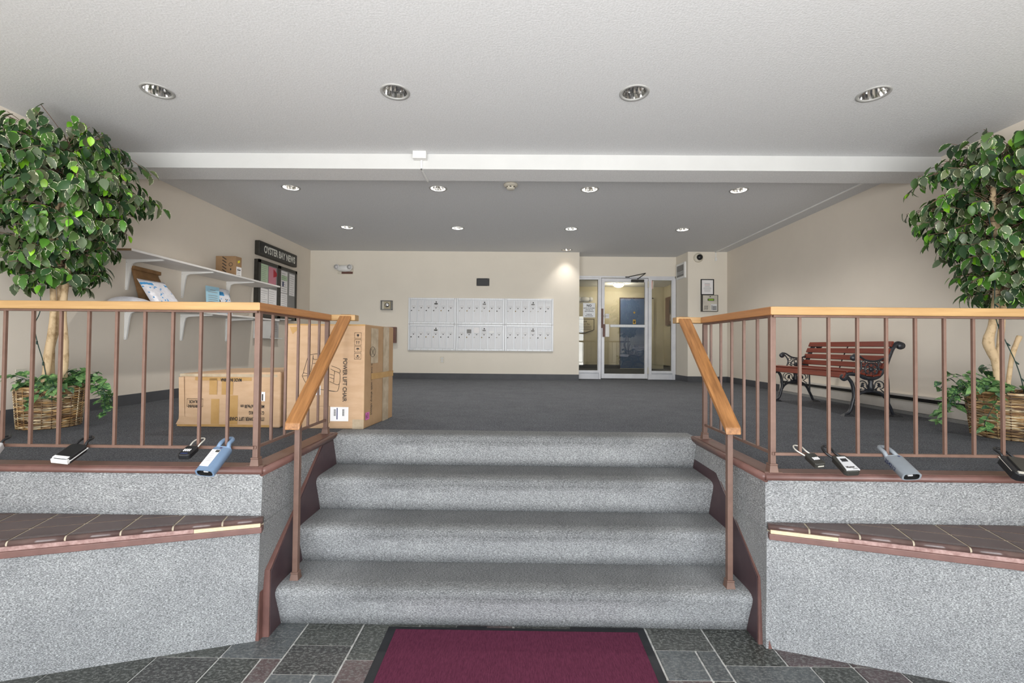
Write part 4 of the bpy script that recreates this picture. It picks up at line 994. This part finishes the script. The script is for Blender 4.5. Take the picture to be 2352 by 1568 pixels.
t = thing('low_carton', 'lower battered cardboard box with upside down printing, left of the tall one', 'box', (-2.1, 3.5, ZP))
ga, gb, gc, gd = Vector((-2.49, 3.30, ZP)), Vector((-1.725, 3.29, ZP)), Vector((-1.72, 3.93, ZP)), Vector((-2.46, 3.93, ZP)); H2 = Vector((0, 0, .40))
b = MB(); topz = [ga + H2 * .98 + Vector((.012, .01, 0)), gb + H2 * 1.03, gc + H2 * 1.05, gd + H2]
b.hull8([ga, gb, gc, gd], topz, CARD); b.build('carton', t, bevel=0.014, seg=3)
b = MB(); gx = gb - ga
K = lambda u, v: ga + Vector((0, -.003, 0)) + gx * u + H2 * v
L_, D_ = (-1, 0, 0), (0, 0, -1)
for tx, sz, u, v, sx in (('MADE IN CHINA', .034, .625, .90, .62), ('MEAS: 71x74x38 cm', .034, .85, .42, .62), ('G.W.: 51 KG', .034, .85, .305, .62), ('ITEM: POWER LIFT CHAIR', .038, .85, .195, .60), ('BLACK', .03, .205, .49, .75), ('CR8017x18-2', .03, .235, .41, .58)):
    MB().text(tx, sz, K(u, v), L_, D_, INK, sx, 'LEFT', .0008).build('print_line', t)
line(b, [K(.095, .52), K(.25, .52), K(.25, .38), K(.095, .38)], .0014, INK, True); b.build('printed_frame', t)
b = MB(); 
for (u, v, du, dv, m) in ((.31, .60, .075, .30, TAPE), (.43, .60, .11, .30, TAPE), (.33, .06, .08, .46, TAPE), (.48, .06, .11, .53, TAPE), (.02, .93, .95, .05, TAPEC), (.0, .015, .93, .04, TAPE), (.17, .86, .55, .06, TAPE)): b.rect(K(u, v) + Vector((0, .0015, 0)), gx * du, H2 * dv, m)
b.build('packing_tape', t)
b = MB(); b.add([K(.01, .92), K(.06, .92), K(.075, .2), K(.02, .2)], [(0, 3, 2, 1)], CARD); b.add([K(-.01, .05), K(.22, .05), K(.12, .18), K(.03, .2)], [(0, 1, 2, 3)], CARD); b.build('bent_flap', t)
b = MB(); b.rect(K(.80, .49), gx * .055, H2 * .17, PAPER); b.rect(K(.825, .50) + Vector((0, -.001, 0)), gx * .012, H2 * .12, INK); b.build('barcode_label', t)

# ================================================================ LOCK BOXES
def lockbox(q, th, kind, label, xbal, grp=None, flat=False):
    bl, br, fl, fr = map(Vector, q)
    o = (bl + br) / 2; f = (fl + fr) / 2; d = f - o; L = d.length; d.normalize(); wv = ((br - bl) + (fr - fl)) / 2; W = wv.length; wv.normalize()
    n = wv.cross(d).normalized()
    if n.z < 0: n = -n
    wv = d.cross(n).normalized()
    if wv.x < 0: wv = -wv
    body = {'bw': BLACK, 'sm': BLACK, 'bl': BLUEL, 'r1': CHAR, 'ma': CHAR, 'gy': GREYL, 'bk': BLACK, 'lg': GREYW}[kind]
    t = thing('lockbox', label, 'lockbox', tuple(o), 'key lockboxes hanging on the railings')
    Pt = lambda a, c, h: o + d * a + wv * c + n * h
    # rounded outline extruded by thickness
    hw = W / 2
    if kind in ('bl', 'gy'):
        secs = []
        ns = 16
        for a in (0, L * .08, L * .97, L):
            k = .86 if a == 0 else 1.0
            secs.append([Pt(a, k * (hw) * (abs(math.cos(2 * PI * i / ns)) ** .55) * (1 if math.cos(2 * PI * i / ns) >= 0 else -1), -th / 2 + k * (th / 2) * (abs(math.sin(2 * PI * i / ns)) ** .55) * (1 if math.sin(2 * PI * i / ns) >= 0 else -1)) for i in range(ns)])
        b = MB(); vs = [p for s_ in secs for p in s_]
        b.add(vs, [(i * ns + k, i * ns + (k + 1) % ns, (i + 1) * ns + (k + 1) % ns, (i + 1) * ns + k) for i in range(3) for k in range(ns)] + [tuple(range(ns))], body, True)
        # rim and dark mouth
        inner = [f_ + (p - f_) * .80 for p in secs[-1] for f_ in [Pt(L, 0, -th / 2)]]
        b.add(secs[-1] + inner, [(k, (k + 1) % ns, ns + (k + 1) % ns, ns + k) for k in range(ns)], body)
        b.build('body', t)
        b = MB(); deep = [p - d * .02 for p in inner]; b.add(inner + deep, [(k, (k + 1) % ns, ns + (k + 1) % ns, ns + k) for k in range(ns)] + [tuple(ns + k for k in range(ns))], DARK)
        b.obox(Pt(L - .012, 0, -th / 2), wv * .010, n * .003, d * .004, GREYW); b.build('key_mouth', t)
    else:
        b = MB(); c = min(hw * .3, .014)
        out = [(0, -hw + c), (c, -hw), (L - c, -hw), (L, -hw + c), (L, hw - c), (L - c, hw), (c, hw), (0, hw - c)]
        b.hull8([Pt(a, y_, -th) for a, y_ in out], [Pt(a, y_, 0) for a, y_ in out], body); b.build('body', t, bevel=min(.006, th * .3), seg=3)
    # shackle
    r = .0055 if kind not in ('bl', 'gy') else .010
    sm_ = {'bw': BLACK, 'sm': STEEL, 'bl': BLUEL, 'r1': STEEL, 'ma': BLACK, 'gy': GREYL, 'bk': BLACK, 'lg': BLACK}[kind]
    if kind in ('sm', 'r1'): r = .0035
    Bk = Vector((xbal, 2.232, o.z + .012)); g = hw * .62
    back = Vector((xbal, 2.232 + .024, max(o.z, .99) + .018))
    up_ = Vector((0, 0, .004))
    sp = [Pt(.008, -g, -th / 2), Vector((xbal - .022, 2.215, o.z + .006)), Vector((xbal - .020, 2.245, back.z)), back + Vector((0, .008, .004)), Vector((xbal + .020, 2.245, back.z)), Vector((xbal + .022, 2.215, o.z + .006)), Pt(.008, g, -th / 2)]
    MB().tube(smooth_path(sp, 5), r, sm_, 8).build('shackle', t)
    if kind == 'bw':
        b = MB(); b.obox(Pt(L * .995, 0, -th * .45), wv * hw * .95, n * th * .30, d * .006, WHITE); b.obox(Pt(L * .5, hw * .99, -th * .45), d * L * .45, n * .0022, wv * .002, WHITE); b.obox(Pt(L * .93, 0, .001), wv * hw * .85, d * .008, n * .0015, WHITE); b.build('white_lid', t)
    if kind in ('sm', 'r1'):
        b = MB(); b.obox(Pt(L * .55, 0, .0005), wv * hw * .6, d * L * .12, n * .001, DARK)
        for i in range(4): b.obox(Pt(L * .55, (-1.5 + i) * hw * .3, .002), wv * hw * .09, d * L * .1, n * .0018, PAPER)
        b.build('code_dials', t)
        MB().obox(Pt(L * .85 if kind == 'sm' else L, 0, .001 if kind == 'sm' else -th / 2), wv * hw * .55, (d if kind == 'sm' else n) * .003, (n if kind == 'sm' else d) * .001, NAVY if kind == 'sm' else STEEL).build('badge', t)
    if kind == 'ma':
        b = MB(); out = [(L * .12, -hw * .55), (L * .12, hw * .55), (L * .4, hw * .75), (L * .96, hw * .88), (L * .96, -hw * .8), (L * .4, -hw * .62)]
        b.hull8([Pt(a, c, -.004) for a, c in out], [Pt(a, c, .0025) for a, c in out], GREYW); b.build('face_cover', t, bevel=.001)
        b = MB()
        for i in range(4): b.obox(Pt(L * .36, (-1.5 + i) * hw * .2, .003), wv * hw * .07, d * L * .09, n * .0015, BLACK)
        b.build('code_dials', t)
        b = MB(); b.text('Master', .018, Pt(L * .84, -hw * .55, .0035), wv, -d, INK, .72, 'LEFT', .0006); b.text('LOCK', .007, Pt(L * .92, hw * .1, .0035), wv, -d, INK, 1.0, 'LEFT', .0002); b.build('lettering', t)
    if kind == 'bl':
        b = MB(); b.obox(Pt(L * .52, -hw * .3, .0012), wv * hw * .45, d * L * .33, n * .001, PAPER)
        for i in range(6): b.obox(Pt(L * (.3 + .07 * i), -hw * .3, .0025), wv * hw * .36, d * .0007, n * .0004, GREYB)
        b.obox(Pt(L * .25, -hw * .05, .003), wv * hw * .2, d * .006, n * .0006, CHAR); b.build('paper_label', t)
        MB().lathe([(.006, 0), (.006, .002), (0, .003)], Pt(L * .1, 0, .0), mat('purple_button', '4a2048', '3c1a3c', .4, scale=9), 12).build('button', t)
    if kind == 'gy':
        b = MB(); b.text('254212', .026, Pt(L * .12, -hw * .99, -th * .62) - wv * .0012, d, n, NAVY, .95, 'LEFT', .0004)
        b.build('handwritten_number', t)
        MB().lathe([(.005, 0), (.005, .002), (0, .003)], Pt(L * .12, hw * .4, .0), NAVY, 12).build('button', t)
    if kind == 'bk':
        b = MB(); b.obox(Pt(L * .9, 0, .002), wv * hw * .8, d * .006, n * .004, STEEL); b.build('chrome_bar', t, bevel=.001)
        b = MB(); b.obox(Pt(L * .45, hw * .1, .003), wv * hw * .6, d * L * .38, n * .004, CHAR); b.obox(Pt(L * .4, -hw * .97, -th * .2), d * L * .38, wv * .003, n * .0012, STEEL); b.build('face_cover', t, bevel=.003)
xbl = lambda k: -(1.2957 + .1362 + .1411 * k); xbr = lambda k: 1.2723 + .1250 + .1411 * k
lockbox([[-2.171, 2.2, 1.005], [-2.1, 2.2, 0.991], [-2.161, 2.09, 0.962], [-2.089, 2.09, 0.946]], .034, 'bw', 'black lockbox with white lid strip, hanging before the left basket', xbl(5))
lockbox([[-1.605, 2.2, 0.998], [-1.551, 2.2, 0.995], [-1.599, 2.12, 0.971], [-1.541, 2.12, 0.967]], .028, 'sm', 'small all black lockbox beside the blue one on the left railing', xbl(1))
lockbox([[-1.478, 2.2, 0.998], [-1.384, 2.2, 0.994], [-1.475, 2.07, 0.918], [-1.394, 2.07, 0.907]], .042, 'bl', 'large blue lockbox with a white paper label on the left railing', xbl(0))
lockbox([[1.4, 2.2, 0.989], [1.452, 2.2, 0.996], [1.407, 2.12, 0.958], [1.454, 2.12, 0.963]], .028, 'r1', 'small dark lockbox nearest the corner post on the right railing', xbr(0))
lockbox([[1.534, 2.2, 0.98], [1.601, 2.2, 0.987], [1.524, 2.09, 0.931], [1.592, 2.09, 0.944]], .030, 'ma', 'black and white lockbox lettered Master on the right railing', xbr(1))
lockbox([[1.789, 2.2, 0.987], [1.869, 2.2, 0.993], [1.778, 2.08, 0.923], [1.859, 2.08, 0.94]], .040, 'gy', 'grey lockbox with a handwritten number on the right railing', xbr(3))
lockbox([[2.348, 2.2, 0.981], [2.453, 2.2, 0.991], [2.313, 2.09, 0.924], [2.418, 2.09, 0.92]], .042, 'bk', 'big black lockbox with a chrome bar before the right basket', xbr(7))
lockbox([[-2.582, 2.2, 0.998], [-2.528, 2.2, 0.997], [-2.521, 2.1, 0.961], [-2.463, 2.1, 0.952]], .034, 'lg', 'pale grey lockbox cut off by the left edge of the picture', xbl(8))

# ================================================================ BENCH
t = thing('park_bench', 'cast iron bench with mahogany red slats against the right wall', 'bench', (3.25, 4.73, ZP))
def casting(yc, nm):
    b = MB(); fl = 2.2
    def C(pts, r, n=6): b.tube(smooth_path([(x, yc, z) for x, z in pts], n), r, BLACKI, 8, flat=fl * .5, up=(0, 1, 0))
    C([(3.03, 1.215), (3.04, 1.262), (3.09, 1.272), (3.16, 1.262), (3.22, 1.236), (3.29, 1.230), (3.35, 1.262), (3.40, 1.34), (3.435, 1.43), (3.47, 1.51), (3.515, 1.552), (3.555, 1.545)], .021)
    b.lathe([(0, -.022), (.03, -.02), (.036, 0), (.03, .02), (0, .022)], (3.545, yc, 1.532), BLACKI, 20, 'Y')
    b.lathe([(0, -.022), (.03, -.02), (.037, 0), (.03, .02), (0, .022)], (3.028, yc, 1.238), BLACKI, 20, 'Y')
    b.lathe([(0, -.018), (.024, -.016), (.030, 0), (.024, .016), (0, .018)], (3.115, yc, 1.418), BLACKI, 18, 'Y')
    C([(3.115, 1.445), (3.16, 1.437), (3.22, 1.40), (3.29, 1.386), (3.35, 1.395), (3.405, 1.42), (3.43, 1.45)], .009)
    C([(3.145, 1.425), (3.175, 1.385), (3.185, 1.34), (3.165, 1.29), (3.12, 1.27)], .0065)
    # flower medallion
    cx, cz = 3.277, 1.312
    C([(cx + .058 * math.cos(k * PI / 8), cz + .058 * math.sin(k * PI / 8)) for k in range(17)], .006, 2)
    b.lathe([(0, -.012), (.018, -.01), (.02, 0), (.018, .01), (0, .012)], (cx, yc, cz), BLACKI, 14, 'Y')
    for k in range(6):
        a = k * PI / 3 + PI / 6; px, pz = cx + .038 * math.cos(a), cz + .038 * math.sin(a)
        C([(px + .0165 * math.cos(j * PI / 4), pz + .0165 * math.sin(j * PI / 4)) for j in range(9)], .003, 2)
    for (px, pz, r) in ((3.205, 1.372, .016), (3.203, 1.325, .014), (3.21, 1.283, .012), (3.352, 1.365, .015), (3.37, 1.32, .013), (3.345, 1.28, .010), (3.235, 1.385, .012), (3.325, 1.378, .010)):
        C([(px + r * math.cos(j * PI / 4), pz + r * math.sin(j * PI / 4)) for j in range(9)], .0035, 2)
    C([(3.36, 1.40), (3.345, 1.35), (3.352, 1.30), (3.37, 1.265)], .005)
    # legs and arch
    C([(3.06, 1.235), (3.095, 1.19), (3.112, 1.13), (3.117, 1.06), (3.105, 1.01), (3.09, .955), (3.068, .915), (3.03, .892)], .015, 6)
    C([(3.110, 1.02), (3.14, 1.066), (3.19, 1.098), (3.271, 1.112), (3.35, 1.098), (3.40, 1.055), (3.43, 1.00), (3.455, .95), (3.475, .905), (3.51, .892)], .013)
    for (x0_, x1_) in ((3.005, 3.105), (3.452, 3.545)): b.hull8([(x0_, yc - .03, ZP), (x1_, yc - .03, ZP), (x1_, yc + .03, ZP), (x0_, yc + .03, ZP)], [(x0_ + .02, yc - .012, ZP + .022), (x1_ - .02, yc - .012, ZP + .022), (x1_ - .02, yc + .012, ZP + .022), (x0_ + .02, yc + .012, ZP + .022)], BLACKI)
    C([(3.41, 1.33), (3.43, 1.22), (3.435, 1.10), (3.435, 1.0)], .008)
    # central palmette
    b.lathe([(0, -.02), (.01, -.018), (.026, .0), (.028, .03), (.018, .06), (.024, .08), (.01, .095), (0, .1)], (3.271, yc, 1.125), BLACKI, 12)
    for s in (-1, 1):
        m_ = lambda x: 3.271 + s * x
        C([(m_(.035), 1.145), (m_(.045), 1.19), (m_(.08), 1.205), (m_(.115), 1.185), (m_(.12), 1.15), (m_(.10), 1.135)], .0048)
        C([(m_(.02), 1.125), (m_(.05), 1.135), (m_(.085), 1.17), (m_(.06), 1.185)], .005)
        C([(m_(.085), 1.135), (m_(.105), 1.115), (m_(.125), 1.10), (m_(.115), 1.075)], .0045)
        C([(m_(.12), 1.21), (m_(.14), 1.19), (m_(.135), 1.15)], .0042)
        for a, c in ((.07, 1.165), (.085, 1.155), (.075, 1.18), (.03, 1.15), (.05, 1.125)): b.lathe([(0, -.006), (.011, 0), (0, .006)], (m_(a), yc, c), BLACKI, 6, 'Y')
    return b.build('end_casting', t, loc=(3.27, yc, ZP))
casting(4.175, 'near'); casting(5.29, 'far')
ya, yb = 4.15, 5.315
for i in range(5):
    f = i / 4; x = 3.362 + (3.472 - 3.362) * f; z = 1.268 + (1.538 - 1.268) * f
    dv = Vector((.115, 0, .27)).normalized(); nv = Vector((dv.z, 0, -dv.x))
    c = Vector((x, (ya + yb) / 2, z)) - nv * .022
    MB().obox(c, (0, (yb - ya) / 2, 0), dv * .0265, nv * .008, REDW).build('back_slat', t, loc=c, bevel=.003)
for i, (x, z, ang) in enumerate(((3.012, 1.255, -1.15), (3.06, 1.292, -.15), (3.12, 1.288, .1), (3.18, 1.272, .25), (3.24, 1.258, .1), (3.30, 1.256, -.2))):
    dv = Vector((math.cos(ang), 0, -math.sin(ang))); nv = Vector((dv.z, 0, -dv.x)); c = Vector((x, (ya + yb) / 2, z))
    MB().obox(c, (0, (yb - ya) / 2, 0), dv * .026, nv * .008, REDW).build('seat_slat', t, loc=c, bevel=.003)
b = MB(); b.tube(smooth_path([(3.385, 4.75, 1.25), (3.43, 4.75, 1.40), (3.50, 4.75, 1.55)], 4), .006, BLACKI, 6); b.build('middle_strap', t)

# ================================================================ FICUS TREES
def make_leaves(name, parent, items, m, heart=False, loc=None):
    """items: (pos, dir, normal, length, width, colour rgba)"""
    rows = [(0.0, .0), (.14, .60), (.36, 1.0), (.60, .96), (.84, .52), (1.0, .0)] if not heart else [(0.0, .0), (.05, .75), (.25, 1.0), (.5, .85), (.78, .42), (1.0, .0)]
    vs = []; fs = []; cols = []; uvs = []
    for (p, d, n, L, Wd, c, cup) in items:
        sd = d.cross(n).normalized(); n = sd.cross(d).normalized(); o = len(vs)
        vs.append(p); uvl = [(.5, 0)]
        for (v, w_) in rows[1:-1]:
            cc = p + d * L * v - n * (L * .22 * v * v)
            e = Wd / 2 * w_; vs += [cc - sd * e + n * cup * e, cc, cc + sd * e + n * cup * e]
            uvl += [(.5 - .5 , v), (.5, v), (1.0, v)]
        vs.append(p + d * L - n * (L * .26)); uvl.append((.5, 1))
        k = 4; idx = []
        f_ = [(0, 1, 2), (0, 2, 3)]
        for r in range(3):
            a = 1 + 3 * r; f_ += [(a, a + 3, a + 4, a + 1), (a + 1, a + 4, a + 5, a + 2)]
        f_ += [(10, 13, 11), (11, 13, 12)]
        for q in f_:
            fs.append(tuple(o + i for i in q)); uvs += [uvl[i] for i in q]
        cols += [c] * 14
    me = bpy.data.meshes.new(name); loc = Vector(loc)
    me.from_pydata([tuple(v - loc) for v in vs], [], fs); me.materials.append(m)
    me.polygons.foreach_set('use_smooth', [True] * len(fs))
    uv = me.uv_layers.new(name='UVMap'); uv.data.foreach_set('uv', [x for p in uvs for x in p])
    a = me.color_attributes.new('col', 'FLOAT_COLOR', 'POINT'); a.data.foreach_set('color', [x for c in cols for x in c])
    me.update(); o = bpy.data.objects.new(name, me); COL.objects.link(o); o.parent = parent; o.location = loc - WORLD[parent.name]
    return o
def basket(t, cx, cy, z0, z1, rb, rt, seed):
    rnd = random.Random(seed); b = MB(); b.col = []; rows = 34; ns = 22; seg = ns * 4
    tones = [(206, 172, 122), (178, 138, 88), (138, 102, 66), (222, 202, 166), (108, 80, 56), (192, 154, 104), (176, 150, 116)]
    for r in range(rows):
        f = (r + .5) / rows; z = z0 + (z1 - z0) * f; R = rb + (rt - rb) * f; pts = []
        pts = [(cx + (R + .006 * math.sin(ns / 2 * 2 * PI * k / seg + PI * r)) * math.cos(2 * PI * k / seg), cy + (R + .006 * math.sin(ns / 2 * 2 * PI * k / seg + PI * r)) * math.sin(2 * PI * k / seg), z + .0015 * math.sin(k * 1.7 + r)) for k in range(seg)]
        b.tube(pts, (z1 - z0) / rows * .60, WICKER, 6, True, flat=1.0)
        c = srgb(rnd.choice(tones)); left = 0
        for k in range(seg):
            if left <= 0: kk = rnd.uniform(.75, 1.12); c = srgb([min(255, v * kk) for v in rnd.choice(tones)]); left = rnd.randint(3, 16)
            left -= 1; b.col += [c] * 6
    for k in range(ns):
        a = 2 * PI * (k + .5) / ns
        pts = [(cx + (rb + (rt - rb) * f + .007) * math.cos(a), cy + (rb + (rt - rb) * f + .007) * math.sin(a), z0 + (z1 - z0) * f) for f in (0, .33, .66, 1)]
        b.tube(pts, .0035, WICKER, 6); b.col += [srgb(rnd.choice(tones))] * 24
    for zz, rr, R in ((z1 + .003, .009, rt), (z0 + .006, .007, rb)):
        b.tube([(cx + R * math.cos(2 * PI * k / 48), cy + R * math.sin(2 * PI * k / 48), zz) for k in range(48)], rr, WICKER, 8, True)
        for k in range(48): b.col += [srgb(rnd.choice(tones))] * 8
    # inner liner
    n0 = len(b.v); b.lathe([(rb - .012, z0 + .004), (rt - .014, z1 - .01)], (cx, cy, 0), WICKER, 32, caps=False); b.col += [srgb((70, 50, 34))] * (len(b.v) - n0)
    b.build('basket', t, loc=(cx, cy, z0))
    b = MB(); b.lathe([(rt - .016, z1 - .035), (rt * .5, z1 - .015), (0, z1 - .005)], (cx, cy, 0), SOIL, 24); b.build('soil', t, loc=(cx, cy, z1))
def ficus(label, cx, cy, rb, rt, z1, trunks, crown, seed, ivydir, wallx, lights):
    rnd = random.Random(seed); t = thing('potted_ficus', label, 'potted tree', (cx, cy, ZP), 'potted ficus trees')
    basket(t, cx, cy, ZP + .002, z1, rb, rt, seed)
    s = -1 if wallx < 0 else 1
    for tr in trunks:
        pts = smooth_path([p for p, r in tr], 6); rr = []
        for i in range(len(pts)):
            f = i / (len(pts) - 1) * (len(tr) - 1); k = min(int(f), len(tr) - 2); rr.append((tr[k][1] + (tr[k + 1][1] - tr[k][1]) * (f - k)) * rnd.uniform(.94, 1.06))
        MB().tube(pts, rr, BARK, 12).build('trunk', t, loc=pts[0])
    CC, RX, RY, ZB, ZT = crown   # centre, radii, bottom, top
    def inside(p):   # normalised radius
        f = (p.z - ZB) / (ZT - ZB)
        if f < -.02 or f > 1.02: return 9
        f = min(max(f, 0), 1)
        P_ = ((0, .14), (.115, .46), (.21, .55), (.40, .74), (.58, 1.0), (.80, .84), (.92, .6), (1.0, .3))
        for (fa, wa), (fb, wb) in zip(P_[:-1], P_[1:]):
            if fa <= f <= fb: w_ = wa + (wb - wa) * (f - fa) / (fb - fa); break
        return math.hypot((p.x - CC.x) / (RX * w_), (p.y - CC.y) / (RY * w_))
    tw = MB(); leaves = []
    darks = [(48, 76, 36), (62, 96, 42), (50, 78, 46), (74, 100, 52), (88, 96, 68), (38, 60, 36), (66, 108, 38), (90, 104, 80)]
    nb = 285
    for i in range(nb):
        f = rnd.random() ** .9; z = ZB + .10 + (ZT - ZB - .28) * f
        tr = rnd.choice(trunks); pts0 = [Vector(p) for p, r in tr]
        # start on main stem axis inside crown
        st_ = Vector((CC.x * .5 + pts0[-1].x * .5 + rnd.uniform(-.05, .05), pts0[-1].y * .5 + CC.y * .5 + rnd.uniform(-.05, .05), z - .05))
        if z < pts0[-1].z:
            for a, c in zip(pts0[:-1], pts0[1:]):
                if a.z <= z <= c.z: st_ = a.lerp(c, (z - a.z) / (c.z - a.z + 1e-6)); break
        az = rnd.uniform(0, 2 * PI); el = rnd.uniform(.05, .75) + .35 * f
        dr = Vector((math.cos(az) * math.cos(el), math.sin(az) * math.cos(el), math.sin(el)))
        p = st_.copy(); path = [p.copy()]; L = 0
        lim = rnd.uniform(.80, 1.06) if rnd.random() < .88 else rnd.uniform(1.06, 1.2)
        while L < 1.3:
            dr = (dr + Vector((rnd.uniform(-.1, .1), rnd.uniform(-.1, .1), -.085 + rnd.uniform(-.05, .05)))).normalized()
            p = p + dr * .04; L += .04
            if inside(p) > lim or abs(p.x) > abs(wallx) - .03 or p.z > ZC - .03: break
            path.append(p.copy())
        if len(path) < 3: continue
        if i % 2 == 0 or True: tw.tube(path[::2] + [path[-1]] if len(path) > 4 else path, .0022, BARKD, 4)
        for j in range(2, len(path)):
            if inside(path[j]) < .38 and rnd.random() < .7: continue
            for q in range(2 if rnd.random() < .75 else 1):
                off = Vector((rnd.uniform(-1, 1), rnd.uniform(-1, 1), rnd.uniform(-.6, .4))) * .028
                pos = path[j] + off
                outv = Vector((pos.x - CC.x, pos.y - CC.y, 0)); outv = outv.normalized() if outv.length > .01 else Vector((0, -1, 0))
                d = (Vector((0, 0, -1)) + outv * rnd.uniform(.0, .75) + Vector((rnd.uniform(-.5, .5), rnd.uniform(-.5, .5), rnd.uniform(-.1, .5)))).normalized()
                n = (outv * .9 + Vector((rnd.uniform(-.7, .7), rnd.uniform(-.7, .7), rnd.uniform(.1, .8)))).normalized()
                if abs(d.dot(n)) > .95: continue
                br = rnd.random() < .13
                L_l = rnd.uniform(.055, .07) if br else rnd.uniform(.074, .102)
                tip = pos + d * L_l
                if abs(tip.x) > abs(wallx) - .012 or abs(pos.x) > abs(wallx) - .02 or max(pos.z, tip.z) > ZC - .02: continue
                c = rnd.choice([(112, 168, 36), (96, 150, 40), (130, 176, 52)]) if br else rnd.choice(darks)
                k = rnd.uniform(.85, 1.2); c = srgb([min(255, v * k) for v in c]); c = (c[0], c[1], c[2], 0.0 if br or rnd.random() < .3 else 1.0)
                leaves.append((pos, d, n, L_l, L_l * rnd.uniform(.50, .62), c, rnd.uniform(.1, .45)))
    tw.build('twigs', t, loc=(CC.x, CC.y, ZB))
    make_leaves('foliage', t, leaves, LEAF, loc=(CC.x, CC.y, ZB))
    # ivy at the foot
    iv = []; vi = MB(); greens = [(58, 92, 58), (72, 112, 66), (92, 130, 80), (70, 96, 76), (112, 150, 96)]
    for i in range(20):
        az = rnd.uniform(0, 2 * PI)
        if rnd.random() < .35: az = ivydir + rnd.uniform(-.6, .6)
        ln = rnd.uniform(.10, .22) if i > 6 else rnd.uniform(.34, .50)
        if i <= 6: az = ivydir + rnd.uniform(-.8, .8)
        p = Vector((cx, cy, z1 + .01)) + Vector((math.cos(az), math.sin(az), 0)) * rt * rnd.uniform(.1, .6); el = rnd.uniform(.3, 1.2); path = [p.copy()]
        dr = Vector((math.cos(az) * math.cos(el), math.sin(az) * math.cos(el), math.sin(el))); L = 0
        while L < ln:
            dr = (dr + Vector((rnd.uniform(-.15, .15), rnd.uniform(-.15, .15), -.24))).normalized(); p = p + dr * .03; L += .03
            rad = math.hypot(p.x - cx, p.y - cy)
            if rad < rt + .02 and p.z < z1 + .03: p.z = z1 + .03
            if abs(p.x) > abs(wallx) - .05 or p.z < ZP + .05: break
            path.append(p.copy())
        if len(path) < 3: continue
        vi.tube(path, .002, CORDG, 4)
        for q in path[1:]:
            for _ in range(2):
                pos = q + Vector((rnd.uniform(-.025, .025), rnd.uniform(-.025, .025), rnd.uniform(-.005, .03)))
                a2 = rnd.uniform(0, 2 * PI); d = Vector((math.cos(a2), math.sin(a2), rnd.uniform(-.8, .25))).normalized()
                n = Vector((rnd.uniform(-.5, .5), rnd.uniform(-.9, .1), 1)).normalized()
                L_l = rnd.uniform(.045, .075); tip = pos + d * L_l
                if abs(tip.x) > abs(wallx) - .02 or abs(pos.x) > abs(wallx) - .02: continue
                c = srgb(rnd.choice(greens)); iv.append((pos, d, n, L_l, L_l * .75, (c[0], c[1], c[2], 0.6), .2))
    vi.build('ivy_vines', t, loc=(cx, cy, z1)); make_leaves('ivy', t, iv, IVY, True, loc=(cx, cy, z1))
    b = MB(); b.tube(smooth_path(lights, 6), .003, CORDG, 5)
    for p in lights[1:-1]: b.tube([Vector(p), Vector(p) + Vector((.012, -.012, -.02))], .005, CORDG, 6)
    b.build('string_light_cord', t)
    return len(leaves)
V = Vector
zb = 1.15
n1 = ficus('potted ficus with twin pale trunks in a wicker basket by the left wall', -3.41, 3.275, .163, .183, 1.168,
    [[(V((-3.45, 3.30, zb)), .035), (V((-3.45, 3.30, 1.45)), .030), (V((-3.38, 3.30, 1.75)), .022), (V((-3.40, 3.30, 2.1)), .02), (V((-3.38, 3.3, 2.5)), .018), (V((-3.27, 3.3, 2.85)), .012)],
     [(V((-3.40, 3.22, zb)), .024), (V((-3.37, 3.22, 1.45)), .021), (V((-3.37, 3.24, 1.75)), .019), (V((-3.42, 3.26, 2.2)), .014), (V((-3.36, 3.26, 2.6)), .01)],
     [(V((-3.33, 3.28, zb)), .027), (V((-3.32, 3.28, 1.45)), .024), (V((-3.34, 3.28, 1.75)), .022), (V((-3.30, 3.28, 2.1)), .018), (V((-3.22, 3.28, 2.6)), .012)]],
    (V((-3.38, 3.24, 0)), .55, .50, 1.80, 3.17), 5, -.15, XL,
    [(-3.30, 3.2, 2.75), (-3.42, 3.18, 2.45), (-3.45, 3.2, 2.1), (-3.40, 3.18, 1.75), (-3.46, 3.2, 1.62), (-3.44, 3.2, 1.5), (-3.38, 3.19, 1.35), (-3.36, 3.2, 1.2)])
n2 = ficus('potted ficus with bent trunk in a larger wicker basket by the right wall', 3.545, 3.245, .205, .238, 1.195,
    [[(V((3.46, 3.25, zb)), .024), (V((3.44, 3.25, 1.40)), .024), (V((3.385, 3.25, 1.55)), .032), (V((3.42, 3.25, 1.70)), .024), (V((3.46, 3.26, 2.0)), .02), (V((3.44, 3.26, 2.5)), .018), (V((3.45, 3.26, 2.85)), .012)],
     [(V((3.50, 3.28, zb)), .018), (V((3.49, 3.28, 1.45)), .018), (V((3.50, 3.26, 1.75)), .018), (V((3.51, 3.26, 2.1)), .017), (V((3.42, 3.25, 2.6)), .015)],
     [(V((3.51, 3.25, zb)), .012), (V((3.53, 3.23, 1.45)), .014), (V((3.575, 3.22, 1.60)), .016)]],
    (V((3.50, 3.22, 0)), .56, .50, 1.77, 3.10), 9, 3.2, XR,
    [(3.30, 3.18, 2.55), (3.33, 3.15, 2.2), (3.36, 3.18, 1.82), (3.40, 3.2, 1.68), (3.46, 3.2, 1.55), (3.52, 3.2, 1.42), (3.56, 3.2, 1.3), (3.58, 3.2, 1.2)])
print('leaves', n1, n2)
